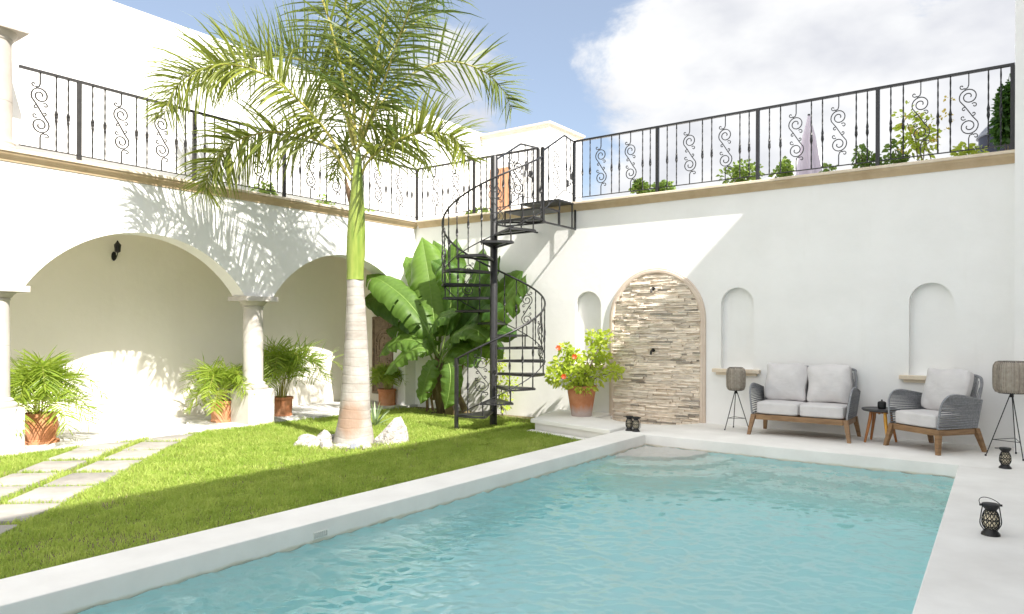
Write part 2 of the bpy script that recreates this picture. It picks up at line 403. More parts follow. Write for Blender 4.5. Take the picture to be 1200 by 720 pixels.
# ------------------------------------------------------------------ architecture
def segarch(c, half, rise, z0, n=28):
    R = (half*half+rise*rise)/(2*rise); zc = z0+rise-R; a = math.asin(min(1, half/R))
    return [(c+R*math.sin(t), zc+R*math.cos(t)) for t in np.linspace(-a, a, n)]
def cornice(b, path, ztop, prof):
    """profile (offset, dz) swept along a plan path with mitred corners; outward = right side of the path"""
    P = [Vector(p) for p in path]; vs = []; m = len(prof)
    for i in range(len(P)):
        ns = []
        if i > 0: d = (P[i]-P[i-1]).normalized(); ns.append(Vector((d.y, -d.x)))
        if i < len(P)-1: d = (P[i+1]-P[i]).normalized(); ns.append(Vector((d.y, -d.x)))
        nn = ns[0] if len(ns) == 1 else (ns[0]+ns[1])/(1+ns[0].dot(ns[1]))
        for (o, z) in prof: vs.append((P[i].x+nn.x*o, P[i].y+nn.y*o, ztop+z))
    fs = [(i*m+k, (i+1)*m+k, (i+1)*m+(k+1) % m, i*m+(k+1) % m) for i in range(len(P)-1) for k in range(m)]
    fs += [tuple(range(m)), tuple((len(P)-1)*m+k for k in range(m-1,-1,-1))]
    b.add(vs, fs)
CPROF = [(-.02,-.150),(.014,-.150),(.020,-.132),(.036,-.112),(.060,-.086),(.080,-.072),(.094,-.050),(.094,-.042),(-.02,-.042)]
LPROF = [(-.30,-.041),(.106,-.041),(.110,-.036),(.110,-.006),(.104,0),(-.30,0)]
arc_w = thing('arcade_wall', (XW,5.3,0), 'white plastered arcade wall with wide low arches on round stone columns', 'wall')
ACS = [1.62-3.68, 1.62, 5.30, 8.98]; HALF, RISE, SPR = 1.57, .84, 1.985
out = [(-6.0, ZC-.1), (-6.0, SPR)]
for c in ACS: out += segarch(c, HALF, RISE, SPR)
out += [(YW+.0, SPR), (YW+.0, ZC-.1)]
TH = .34
b = MB()
b.sheet([out], lambda y,z: (XW, y, z)); b.sheet([out], lambda y,z: (XW-TH, y, z))
b.add([(XW-x, y, z) for (y,z) in out for x in (0, TH)], [(2*i, 2*((i+1)%len(out)), 2*((i+1)%len(out))+1, 2*i+1) for i in range(len(out))])
b.box(XW-TH, XW, 10.552, YW, -.3, SPR-.002)
b.build('wall', MT['plaster'], arc_w)
b = MB(); cornice(b, [(XW,-6),(XW,YW-.0),( XW+.001,YW)][:2], ZC, CPROF)
cn_ = b.build('cornice', MT['cornice'], arc_w)
b = MB(); cornice(b, [(XW,-6),(XW,YW-.0)], ZC, LPROF); b.build('cornice_lip', MT['limestone'], cn_)  # paler than the cove: light on the top band put into the colour
for yc in (3.46-3.68, 3.46, 7.14):
    xc = XW-TH/2
    cb = MB()
    cb.lathe([(.165,.56),(.163,.9),(.163,1.22),(.159,1.224),(.163,1.228),(.155,1.79),(.165,1.80),(.165,1.82),(.155,1.825)], (xc,yc,0), 28)
    sh = cb.build('column', MT['whitestone'], arc_w, True, 40)
    cb = MB(); cb.box(xc-.25, xc+.25, yc-.25, yc+.25, -.3, .45, .008); cb.lathe([(.235,.452),(.245,.47),(.245,.49),(.225,.51),(.20,.525),(.205,.545),(.19,.56),(.165,.575)], (xc,yc,0), 28)
    cb.build('plinth', MT['whitestone'], sh, True, 35)
    cb = MB(); cb.lathe([(.155,1.825),(.18,1.84),(.20,1.87),(.225,1.89),(.23,1.905)], (xc,yc,0), 28)
    cb.box(xc-.27, xc+.27, yc-.30, yc+.30, 1.905, SPR-.003, .006)
    cb.build('capital', MT['whitestone'], sh, True, 35)
arc_r = thing('arcade_back_wall', (-12.1,5,0), 'shaded cream wall and ceiling inside the arcade', 'wall')
b = MB(); b.box(-12.45,-12.1,-6,YW+.35,-.3,3.5)
b.build('wall', MT['cream'], arc_r)
b = MB(); b.box(-12.098,XW-TH-.002,-5.9,YW-.002,3.30,3.5); b.build('ceiling', MT['cream'], arc_r)
b = MB(); b.box(-12.098,XW-TH-.002,YW,YW+.34,-.3,3.29); b.build('end_wall', MT['cream'], arc_r)
b = MB(); b.box(-12.098,XW-TH-.002,-6.3,-5.95,-.3,3.29); b.build('end_wall', MT['cream'], arc_r)
# garden wall with niches
gw = thing('garden_wall', (-5,YW,0), 'long white garden wall with three niches and a stone fountain panel behind the pool', 'wall')
def niche(cx, half, z0, zs):
    return [(cx-half,z0),(cx+half,z0)] + [(cx+half*math.cos(t), zs+half*math.sin(t)) for t in np.linspace(0, PI, 17)]
NS = [niche(-6.27,.255,.86,1.86), niche(-3.665,.25,.86,1.85), niche(-1.105,.253,.86,1.83)]
PC, PHW, PSP = -4.995, .75, 1.62
pan = [(PC-PHW,-.3),(PC+PHW,-.3)] + [(PC+PHW*math.cos(t), PSP+PHW*math.sin(t)) for t in np.linspace(0, PI, 29)]
b = MB()
b.sheet([[(XW-.0,-.3),(1.3,-.3),(1.3,ZC-.1),(XW-.0,ZC-.1)]] + NS, lambda x,z: (x, YW, z))
for N in NS:
    n = len(N); dp = .10
    b.add([(x, YW+d, z) for (x,z) in N for d in (0, dp)], [(2*i, 2*((i+1)%n), 2*((i+1)%n)+1, 2*i+1) for i in range(n)])
    b.sheet([N], lambda x,z: (x, YW+dp, z))
b.box(XW+.004, 1.3, YW+.12, YW+.34, -.3, ZC-.1)
b.build('wall', MT['plaster'], gw)
b = MB(); cornice(b, [(XW+.102,YW),(1.3,YW)], ZC-.001, CPROF); cn_ = b.build('cornice', MT['cornice'], gw)
b = MB(); cornice(b, [(XW+.112,YW),(1.3,YW)], ZC-.001, LPROF); b.build('cornice_lip', MT['limestone'], cn_)  # lip paler here too, its catch of light is in the colour
for N, ex in zip(NS, (.37,.36,.36)):
    cx = (N[0][0]+N[1][0])/2; b = MB()
    b.box(cx-ex+.05, cx+ex-.05, YW-.05, YW+.0, .765, .805, .006); b.box(cx-ex, cx+ex, YW-.095, YW+.0, .807, .86, .008)
    b.build('niche_shelf', MT['limestone'], gw)
# stacked stone panel
b = MB(); z = -.12; rs = random.Random(5)
while z < PSP+PHW:
    h = rs.choice([.022,.027,.032,.04]); zz = z+h/2
    hw = PHW+.02 if zz <= PSP else math.sqrt(max(0, (PHW+.02)**2-(zz-PSP)**2))
    if hw > .05:
        x = PC-hw-rs.uniform(0,.1)
        while x < PC+hw:
            L = rs.choice([.09,.14,.2,.28,.36])*rs.uniform(.8,1.2)
            x0, x1 = max(x, PC-hw), min(x+L, PC+hw)
            if x1-x0 > .02:
                d = .014+rs.random()**1.3*.046; g = .0022
                b.cur = min(1, max(0, rs.gauss(.62,.2))) if rs.random() > .06 else -.35
                s0 = len(b.v); b.box(x0+g, x1-g, YW-d, YW+.01, z+g, z+h-g)
                for q in range(s0, len(b.v)):
                    p = b.v[q]; b.v[q] = (p[0]+rs.uniform(-.004,.004), p[1]+rs.uniform(-.006,.006) if p[1] < YW else p[1], p[2]+rs.uniform(-.004,.004))
            x += L
    z += h
b.cur = .5
panel = b.build('stone_panel', MT['ledge'], gw)
b = MB(); prof = [(0,0),(0,-.035),(.02,-.05),(.055,-.05),(.065,-.04),(.085,-.04),(.095,-.025),(.095,0)]
path = [(PC+PHW,-.12)] + [(PC+PHW*math.cos(t), PSP+PHW*math.sin(t)) for t in np.linspace(0, PI, 33)] + [(PC-PHW,-.12)]
vs = []
for i, (x, zz) in enumerate(path):
    nn = Vector((1,0)) if i == 0 else Vector((-1,0)) if i == len(path)-1 else Vector((x-PC, zz-PSP)).normalized()
    vs += [(x+nn.x*o, YW+dy+.002, zz+nn.y*o) for (o, dy) in prof]
m = len(prof)
b.add(vs, [(i*m+k, (i+1)*m+k, (i+1)*m+(k+1)%m, i*m+(k+1)%m) for i in range(len(path)-1) for k in range(m)])
b.build('surround', MT['trim'], panel, True, 30)
for zz in (2.12, 1.12):
    b = MB(); b.tube([(PC-.02,YW-.02,zz),(PC-.02,YW-.11,zz),(PC-.02,YW-.145,zz-.02),(PC-.02,YW-.15,zz-.07)], .017 if zz < 2 else .012, 8)
    b.lathe([(.03,0),(.03,.02)], (0,0,0), 10); b.xform(Matrix.Translation((PC-.02,YW-.055,zz)) @ Matrix.Rotation(PI/2,4,'X'), len(b.v)-20)
    b.build('spout', MT['black'], panel, True, 40)
# terrace body behind the garden wall
b = MB(); b.box(XW+.004, 1.3, YW+.345, 19, 3.2, 3.60)
tag(b.build('roof_terrace', MT['deck']), 'flat roof terrace behind the garden wall railing', 'terrace', kind='structure')
b = MB(); b.box(-11.2, XW-TH-.003, -6, 14.0, 3.505, 3.60)
tag(b.build('roof_walkway', MT['deck']), kind='structure')
# upper storey on the left, rear building
up = thing('upper_storey', (-11.2,5,3.6), 'tall blank white upper storey behind the left railing', 'building')
b = MB(); b.box(-15, -11.2, -6, 15.6, 3.61, 6.36); b.build('wall', MT['plaster'], up)
rb = thing('rear_building', (-10.2,14.07,3.6), 'low white rooftop building with tan eaves behind the spiral stair', 'building')
b = MB(); b.box(-11.198, -9.2, 14.07, 15.58, 3.61, 6.18); b.build('wall', MT['plaster'], rb)
b = MB(); cornice(b, [(-11.19,14.07),(-9.2,14.07),(-9.2,15.58)], 6.30, [(-.1,-.12),(.03,-.12),(.05,-.05),(.10,-.045),(.10,0),(-.1,0)]); b.box(-11.19,-9.3,14.17,15.58,6.20,6.29); b.build('eaves', MT['trim'], rb)
b = MB(); b.box(-10.92,-10.32,14.03,14.068,3.62,5.40); dr = b.build('door', MT['orange'], rb)
b = MB()
for k in range(5): b.box(-10.89+k*.112,-10.80+k*.112,14.018,14.029,3.66,5.36)
b.build('slat', MT['orange'], dr)
tc = thing('terrace_column', (-10.72,3.42,3.68), 'thick round pale stone column at the left end of the railing', 'column')
b = MB(); b.lathe([(.26,3.682),(.27,3.70),(.27,3.73),(.25,3.745),(.235,3.76),(.24,3.79),(.215,3.81),(.205,3.83),(.205,4.30),(.201,4.304),(.205,4.308),(.195,5.06)], (-10.62,3.46,0), 32)
b.build('shaft', MT['palestone'], tc, True, 40)
b = MB(); b.lathe([(.195,5.06),(.21,5.08),(.21,5.11),(.24,5.14),(.26,5.18)], (-10.62,3.46,0), 32); b.box(-10.92,-10.32,3.16,3.76,5.182,5.24,.012); b.box(-10.90,-10.34,3.18,3.74,5.242,5.30,.02)
b.build('capital', MT['palestone'], tc, True, 35)
# the house on the right that shades the pool, and its pier at the end of the garden wall
hs = thing('house', (1.3,2,0), 'white plastered house pier closing the right end of the garden wall', 'house')
b = MB(); b.box(1.3,6.0,-9,10.5,-.3,8.12); b.box(-.2,6.0,10.502,14,-.3,8.11); b.build('wall', MT['plaster'], hs)
for yy in (1.0, 5.0):
    b = MB(); b.box(1.27,1.30,yy-.08,yy+1.98,-.0,2.58); wf = b.build('window_frame', MT['limestone'], hs)
    b = MB(); b.box(1.262,1.268,yy,yy+1.9,.05,2.5); b.build('window_pane', MT['darktop'], wf)
b = MB(); b.box(-14.9,-12.452,-6,15,-.3,3.6); tag(b.build('rear_wing', MT['plaster']), 'plain white wing behind the arcade', 'building')
# carved relief panel
rp = thing('carved_panel', (-11.2,YW,.9), 'brown carved stone relief panel on the arcade end wall', 'relief')
b = MB(); b.box(-11.62,-10.78,YW-.045,YW-.002,.06,1.72,.01); sl = b.build('slab', MT['relief'], rp)
b = MB()
for rr in (.30,.20):
    b.tube([(-11.2+rr,YW-.05,.75)]+[(-11.2+rr*math.cos(t),YW-.05,1.15+rr*math.sin(t)) for t in np.linspace(0,PI,14)]+[(-11.2-rr,YW-.05,.75)], .022, 6)
for (x0,x1,z0,z1) in ((-11.6,-10.8,1.66,1.71),(-11.6,-10.8,.07,.12),(-11.6,-11.55,.12,1.66),(-10.85,-10.8,.12,1.66),(-11.5,-10.9,.55,.6)): b.box(x0,x1,YW-.075,YW-.046,z0,z1,.008)
for k in range(40):
    x, zz = U(-11.5,-10.9), U(.15,1.6); b.lathe([(.001,.018),(.02,.014),(.03,0)], (0,0,0), 7); b.xform(Matrix.Translation((x,YW-.046,zz)) @ Matrix.Rotation(PI/2,4,'X'), len(b.v)-21)
b.build('carving', MT['relief'], rp, True, 40)
# ------------------------------------------------------------------ railings
def spiral(cx, cz, r0, r1, a0, turns, n=26):
    return [(cx+(r0+(r1-r0)*k/n)*math.cos(a0+turns*2*PI*k/n), cz+(r0+(r1-r0)*k/n)*math.sin(a0+turns*2*PI*k/n)) for k in range(n+1)]
def scroll2d():
    """flat S-scroll panel: u in metres, w from 0 to 1 over the railing height"""
    H_ = .965; out = []
    up_ = []
    for k in range(31):
        f = k/30; th = rad(205-360*1.62*(1-f)); r = .020+.088*f**.8
        up_.append((r*math.cos(th), .695+r*math.sin(th)/H_))
    up_ += [(-.042,.570),(0,.50)]
    out.append((up_, .0085)); out.append(([(-x, 1-w) for (x,w) in up_], .0085))
    def curl(cx, cw, a0, t, r1=.034): return [(u, cw+(v-cw)/H_) for (u,v) in spiral(cx, cw, .007, r1, a0, t, 12)]
    for c in (curl(-.075,.835,0,.9), curl(.062,.575,PI,.9), curl(-.052,.535,0,-.8,.026)):
        out.append((c, .0075)); out.append(([(-x, 1-w) for (x,w) in c], .0075))
    out.append(([(0,1),(0,.855),(-.012,.815),(-.05,.80)], .0085)); out.append(([(0,0),(0,.145),(.012,.185),(.05,.20)], .0085))
    return out
SCR = scroll2d()
def rail_pt(A, d, u, w, zb, zt): return (A[0]+d[0]*u, A[1]+d[1]*u, zb+(zt-zb)*w)
def add_baluster(par, x, y, zb, zt, mat):
    b = MB(); k = 22; r = .0125 if mat is MT['weathered'] else .0105
    for i in range(2):
        pass
    zm = zb+(zt-zb)*.47
    vs = []; fs = []; n = 4
    for i in range(k+1):
        zz = zb+(zt-zb)*i/k; rr = r*(1.9 if abs(zz-zm) < .065 else 1.0)
        a = i*.55
        for q in range(n): vs.append((x+rr*math.cos(a+q*PI/2), y+rr*math.sin(a+q*PI/2), zz))
    for i in range(k):
        for q in range(n): fs.append((i*n+q, i*n+(q+1)%n, (i+1)*n+(q+1)%n, (i+1)*n+q))
    b.add(vs, fs); b.build('baluster', mat, par)
def add_scroll(par, A, d, zb, zt, mat, k=1.0, bend=None):
    b = MB(); L = math.hypot(*d); d = (d[0]/L, d[1]/L)
    q_ = 1.35 if mat is MT['weathered'] else 1.0
    for (pl, r) in SCR: b.tube([rail_pt(A, d, u*k, w, zb, zt) for (u,w) in pl], r*q_, 4)
    b.build('scroll', mat, par, True, 60)
ZB, ZT = 3.77, 4.735
def railing(name, label, A, B, posts, pattern, mat, group=None):
    """A,B plan ends; posts, pattern: distances along the run, pattern entries (dist, kind)"""
    t = thing(name, (A[0],A[1],ZC), label, 'railing', group)
    L = math.hypot(B[0]-A[0], B[1]-A[1]); d = ((B[0]-A[0])/L, (B[1]-A[1])/L)
    pt = lambda s: (A[0]+d[0]*s, A[1]+d[1]*s)
    for p in posts:
        x, y = pt(p); b = MB(); b.box(x-.024, x+.024, y-.024, y+.024, ZC+.002, ZT+.004); b.build('post', mat, t)
    def bar(z0, z1, w, nm):
        b = MB(); s0, s1 = (0, L)
        nx_, ny_ = -d[1]*w, d[0]*w
        P = [pt(s0), pt(s1)]
        vs = [(P[i][0]+sg*nx_, P[i][1]+sg*ny_, zz) for i in (0,1) for sg in (-1,1) for zz in (z0,z1)]
        b.add(vs, [(0,1,3,2),(4,6,7,5),(0,4,5,1),(2,3,7,6),(1,5,7,3),(0,2,6,4)]); b.build(nm, mat, t)
    bar(ZT+.004, ZT+.036, .022, 'handrail'); bar(ZB-.012, ZB, .012, 'bottom_rail')
    for (s, kd) in pattern:
        x, y = pt(s)
        if kd == 'b': add_baluster(t, x, y, ZB, ZT+.004, mat)
        else: add_scroll(t, (x,y), d, ZB, ZT+.004, mat, .98)
    return t
def module(s0, L, rev=False):
    k = L/1.62
    return [(s0+q*k, kd) for (q, kd) in ((.17,'b'),(.33,'b'),(.55,'s'),(.76,'b'),(.91,'b'),(1.125,'s'),(1.35,'b'),(1.49,'b'))]
# right run: posts measured from x = -6.56
pts_ = [0, 1.58, 3.20, 4.82, 6.33]
pat = []
for i in range(4): pat += module(pts_[i], pts_[i+1]-pts_[i])
railing('iron_railing', 'black scrolled iron railing above the fountain and sofas, right of the spiral stair', (-6.56,YW), (-.21,YW), pts_, pat, MT['iron'])
pat = module(0,1.52)+module(1.52,1.52)
railing('iron_railing', 'short scrolled iron railing between the terrace corner and the spiral stair', (-10.345,YW), (-7.317,YW), [0,1.52,3.02], pat, MT['weathered'])
L0 = YW-3.66
posts = [4.366-3.66, 6.0-3.66, 7.62-3.66, 9.24-3.66]
pat = [(3.898-3.66,'s'),(4.087-3.66,'b'),(4.231-3.66,'b')]
for p in posts: pat += module(p, 1.62)
railing('iron_railing', 'long scrolled iron railing over the arches behind the tall palm', (XW,3.66), (XW,YW-.02), posts+[L0-.02][:0], pat, MT['weathered'])
# ------------------------------------------------------------------ spiral staircase
SC = (-7.25, 9.44); SR = .85
yaw = rad(36.06)
def spt(th, r, z):   # th in degrees, 0 = to the right of the photograph's view direction
    a = rad(th)+yaw; return (SC[0]+r*math.cos(a), SC[1]+r*math.sin(a), z)
st = thing('spiral_staircase', (SC[0],SC[1],ZL), 'black iron spiral staircase with scrolled balusters climbing to the terrace', 'staircase')
b = MB(); b.lathe([(.062,ZL-.1),(.062,4.30),(.05,4.325),(.02,4.335)], (SC[0],SC[1],0), 16); b.build('centre_pole', MT['iron'], st, True, 40)
RISE_ = .2085
def zt_(k): return .117+RISE_*(k-1)
def th_(k): return 245+30*(k-1)
for k in range(1, 17):
    t0, t1 = th_(k)-17, th_(k)+17; z = zt_(k); b = MB()
    ring = [spt(t0,.075,z), spt(t0,SR,z)] + [spt(t,SR,z) for t in np.linspace(t0,t1,6)[1:-1]] + [spt(t1,SR,z), spt(t1,.075,z)]
    b.prism([(p[0],p[1]) for p in ring], z-.006, z)
    for (p, q) in ((ring[0],ring[1]),(ring[-1],ring[-2])):
        b.tube([(p[0],p[1],z-.027),(q[0],q[1],z-.027)], .021, 4)
    b.tube([(p[0],p[1],z-.027) for p in ring[1:-1]], .020, 4)
    td = b.build('tread', MT['iron'], st)
    if k > 1:
        b = MB(); p = spt(t0+2, SR-.02, 0); b.tube([(p[0],p[1],zt_(k-1)),(p[0],p[1],z-.03)], .011, 4); b.build('riser_bar', MT['iron'], td)
def helix(off, k0, k1, n=90, r=SR):
    return [spt(th_(k0+(k1-k0)*i/n), r, zt_(k0+(k1-k0)*i/n)+off) for i in range(n+1)]
K0 = .45
b = MB(); b.tube(helix(.98, K0, 16.1), .017, 6); b.build('handrail', MT['iron'], st, True, 60)
b = MB(); b.tube(helix(.10, K0+.3, 16.1), .009, 5); b.build('bottom_rail', MT['iron'], st, True, 60)
p = spt(th_(K0), SR, 0); b = MB(); b.box(p[0]-.024,p[0]+.024,p[1]-.024,p[1]+.024,ZL-.1,zt_(K0)+1.0); b.build('newel_post', MT['iron'], st)
p = spt(th_(16.1), SR, 0); PX_ = p
b = MB(); b.box(p[0]-.024,p[0]+.024,p[1]-.024,p[1]+.024,zt_(16)-.05,4.36); b.lathe([(.03,4.362),(.034,4.38),(.012,4.40)], (p[0],p[1],0), 10); b.build('landing_post', MT['iron'], st)
j = 0
kk = K0+.5
while kk < 16:
    z0, z1 = zt_(kk)+.10, zt_(kk)+.98; p = spt(th_(kk), SR, 0)
    if j % 5 == 1:
        q = spt(th_(kk)+5, SR, 0); add_scroll(st, (p[0],p[1]), (q[0]-p[0], q[1]-p[1]), z0, z1, MT['iron'], 1.1)
    else: add_baluster(st, p[0], p[1], z0-.06, z1, MT['iron'])
    j += 1; kk += .5
# landing to the terrace
b = MB(); b.box(-7.26,-6.46,9.74,10.24,zt_(17)-.03,zt_(17)); b.build('landing_step', MT['iron'], st)
b = MB(); b.box(-7.30,-6.50,10.26,10.74,zt_(18)-.03,zt_(18)); b.build('landing_step', MT['iron'], st)
b = MB()
def bar4(*P): b.tube([Vector(p) for p in P], .019, 4)
zl = zt_(16)-.05
bar4((-6.44,9.62,zl),(-6.52,10.83,zl+.02)); bar4((-6.52,10.825,zl),(-6.52,10.825,3.55)); bar4((-7.24,9.50,zl),(-7.32,10.83,zl+.02))
for (x,y,k) in ((-6.47,9.76,17),(-6.48,10.22,17),(-6.50,10.28,18),(-6.52,10.72,18),(-7.26,9.76,17),(-7.29,10.28,18)):
    b.tube([(x,y,zl),(x,y,zt_(k)-.03)], .014, 4)
bar4((-6.46,9.76,zl),(-7.25,9.76,zl))
b.build('landing_frame', MT['iron'], st)
for (A, Bp, Cp) in (((PX_[0],PX_[1],4.33),(-6.50,10.42,4.76),(-6.56,YW-.02,4.755)), ((SC[0],SC[1]+.05,4.27),(-7.38,10.38,4.74),(-7.317,YW-.02,4.755))):
    A, Bp, Cp = Vector(A), Vector(Bp), Vector(Cp)
    b = MB(); b.tube([A,Bp], .017, 4); b.tube([Bp,Cp], .017, 4); b.build('landing_handrail', MT['iron'], st)
    lo = Vector((0,0,-.93)); A2 = Vector((A.x,A.y,zt_(16)+.12))
    b = MB(); b.tube([A2, Bp+lo], .009, 4); b.tube([Bp+lo, Cp+lo], .009, 4); b.build('bottom_rail', MT['iron'], st)
    for f in (.28,.62): 
        q = A.lerp(Bp, f); q2 = A2.lerp(Bp+lo, f)
        if f > .5: add_scroll(st, (q.x,q.y), (Bp.x-A.x, Bp.y-A.y), q2.z, q.z, MT['iron'], 1.2)
        else: add_baluster(st, q.x, q.y, q2.z, q.z, MT['iron'])
    for f in (.25,.65):
        q = Bp.lerp(Cp, f); add_baluster(st, q.x, q.y, q.z-.93, q.z, MT['iron'])
p = (-7.317,YW); 
# ------------------------------------------------------------------ foliage builders
RV = Vector((math.cos(yaw), math.sin(yaw), 0)); FV = Vector((-math.sin(yaw), math.cos(yaw), 0)); ZV = Vector((0,0,1))
def frond(par, ctrl, mat, n=78, L=.62, W=.029, droop=.55, lift=.35, r0=.022, start=.14, rmat=None, rs=random, tone=.5, spread=.5, name='frond', seg=5, plume=0):
    P = catmull(ctrl, 40)
    b = MB()
    b.cur = .5
    b.tube(P, [r0*(1-.85*i/40) for i in range(41)], 6)
    nf = len(b.f)
    for k in range(n):
        f = start+(1-start)*(k+.5)/n
        i = min(39, int(f*40)); u = f*40-i
        for sgn in (-1, 1):
            base = P[i].lerp(P[i+1], min(1, max(0, u+rs.uniform(-.3,.3)))); t = (P[min(i+2,40)]-P[max(i-1,0)]).normalized()
            side = t.cross(ZV)
            if side.length < .15: side = t.cross(FV)
            side.normalize(); upv = side.cross(t).normalized()
            prof = min(1, .55+1.9*f)*(1-.52*max(0, (f-.55)/.45)**1.3)
            ln = L*prof*rs.uniform(.82,1.12)
            fwd = .35+.65*f**1.5
            a = rs.gauss(lift, .42) if not plume else (rs.gauss(lift+plume, .28) if rs.random() < .5 else rs.gauss(lift-plume*1.15, .30))
            d = (side*sgn*math.cos(a)+upv*math.sin(a)+t*fwd*spread*1.6).normalized()
            w = W*rs.uniform(.75,1.15)*(.6+.4*prof)
            q = base.copy(); pts = [q.copy()]; dd = d.copy()
            dr = droop*rs.uniform(.6,1.4)
            for s_ in range(seg):
                q = q+dd*(ln/seg); pts.append(q.copy()); dd = (dd-ZV*dr/seg*(.5+s_*.35)).normalized()
            wv = d.cross(upv*.6+side*sgn*.1+t*rs.uniform(-.5,.5)).normalized()
            r = min(1, max(0, rs.gauss(tone, .2)))
            vs = []
            for s_, pp in enumerate(pts):
                ww = w*(.7,1.0,.95,.8,.5,.05)[min(5, int(s_*5/seg+.001))]*.5
                vs += [pp-wv*ww, pp+wv*ww]
            b.add(vs, [(2*s_, 2*s_+1, 2*s_+3, 2*s_+2) for s_ in range(seg)], r)
    ob = b.build(name, mat, par)
    ob.data.materials.append(rmat or MT['rachis'])
    mi = [0]*len(b.f)
    for q in range(nf): mi[q] = 1
    ob.data.polygons.foreach_set('material_index', mi)
    return ob
# ---- the tall palm
PB = Vector((-7.69,6.82,ZL))
royal = thing('palm_tree', PB, 'tall palm with grey swollen trunk, green crownshaft and arching fronds on the lawn', 'tree')
b = MB()
prof = [(.335,-.03),(.31,.03),(.285,.15),(.255,.33),(.228,.55),(.205,.85),(.182,1.2),(.155,1.6),(.136,1.95),(.128,2.2),(.126,2.285)]
b.lathe([(r, ZL+z) for r, z in [(prof[0])]] + [(r, ZL+z) for r, z in prof[1:]], (PB.x,PB.y,0), 32)
b.v = [(PB.x+(x-PB.x)*.9, PB.y+(y-PB.y)*.9, z) for (x,y,z) in b.v]
b.v = [(x+.035*math.sin(z*1.3)+.012*math.sin(z*17+3*math.atan2(y-PB.y,x-PB.x)), y, z) for (x,y,z) in b.v]
b.build('trunk', MT['bark'], royal, True, 60)
b = MB()
for (a, z0, z1) in ((2.6,3.02,3.62),(3.6,3.15,3.55)):
    b.tube([(PB.x+.05+.10*math.cos(a), PB.y+.10*math.sin(a), z0), (PB.x+.05+.125*math.cos(a), PB.y+.125*math.sin(a), (z0+z1)/2), (PB.x+.05+.17*math.cos(a), PB.y+.17*math.sin(a), z1)], [.02,.05,.012], 8, flat=.35)
b.build('old_sheath', MT['deadleaf'], royal, True)
b = MB(); ox = .035*math.sin(2.13*1.3)
b.lathe([(.130,2.137),(.128,2.16),(.126,2.3),(.140,2.5),(.135,2.8),(.118,3.1),(.10,3.3),(.085,3.5),(.06,3.75),(.03,3.95)], (PB.x+ox,PB.y,0), 24)
b.v = [(PB.x+ox+(x-PB.x-ox)*.93, PB.y+(y-PB.y)*.93, z) for (x,y,z) in b.v]
b.v = [(x+.03*max(0,z-2.2), y, z) for (x,y,z) in b.v]
b.build('crownshaft', MT['shaft'], royal, True, 60)
PXM = .01194
def F3(pts):   # (photo-like right px from trunk, up px, metres away) -> world, a shape around the crown
    return [PB + RV*((x-415)*PXM) + FV*dd + ZV*(1.6+(386-y)*PXM) for (x,y,dd) in pts]
rs = random.Random(3)
FR = [
 ([(411,205,0),(394,172,-.1),(366,136,-.25),(332,107,-.45),(294,97,-.65),(260,106,-.75),(238,126,-.82),(226,156,-.85)], dict(tone=.72, L=.80, lift=.30, droop=.85, n=140, start=.2)),
 ([(410,212,0),(388,178,.0),(358,160,.05),(318,153,.1),(282,160,.1),(258,176,.1),(242,198,.1),(236,222,.1)], dict(tone=.62, L=.80, lift=-.15, droop=.85, n=120, start=.2)),
 ([(412,170,.05),(392,105,.2),(360,66,.4),(318,50,.55),(275,48,.65),(240,58,.75),(215,80,.8)], dict(tone=.22, L=.92, lift=.65, droop=.22, n=115, start=.2)),
 ([(416,170,0),(411,90,.0),(404,5,-.05),(398,-75,-.15),(385,-130,-.3)], dict(tone=.3, L=.72, lift=.2, droop=.45, n=95)),
 ([(418,180,-.05),(432,150,-.15),(452,112,-.35),(474,66,-.6),(497,26,-.9),(513,6,-1.15),(522,16,-1.3)], dict(tone=.15, L=1.05, lift=-.5, droop=.8, n=105)),
 ([(419,170,.1),(440,115,.3),(475,75,.45),(518,57,.5),(558,66,.5),(583,86,.5),(598,114,.5)], dict(tone=.28, L=.70, lift=.3, droop=.36, n=105)),
 ([(420,212,0),(432,192,-.1),(455,177,-.25),(485,168,-.4),(515,167,-.5),(536,176,-.55),(550,198,-.6)], dict(tone=.7, L=.70, lift=.45, droop=.6, n=100, start=.2)),
 ([(414,175,.1),(400,130,.4),(382,100,.8),(358,82,1.2),(328,82,1.6)], dict(tone=.35, L=.62, lift=.3, droop=.45, n=70)),
 ([(418,165,.1),(428,110,.35),(440,50,.7),(462,-5,1.1),(495,-40,1.5)], dict(tone=.2, L=.8, lift=.3, droop=.4, n=85)),
 ([(412,195,.1),(398,165,.5),(384,150,.9),(370,155,1.3),(358,180,1.6)], dict(tone=.35, L=.55, lift=.1, droop=.7, n=60)),
 ([(414,160,0),(400,80,-.15),(382,10,-.3),(352,-45,-.5),(310,-70,-.7)], dict(tone=.3, L=.85, lift=.3, droop=.45, n=95)),
 ([(419,160,0),(440,70,-.1),(462,0,-.2),(495,-50,-.3),(540,-70,-.4)], dict(tone=.22, L=.9, lift=.1, droop=.55, n=95)),
 ([(417,190,.1),(428,160,.6),(445,140,1.1),(465,140,1.5),(485,160,1.9)], dict(tone=.4, L=.55, lift=.1, droop=.7, n=60)),
]
for c, kw in FR:
    kw = dict(kw); kw['n'] = int(kw['n']*(1.3 if 'start' in kw else .95))
    frond(royal, F3(c), MT['palm'], rs=rs, plume=.72, **kw)
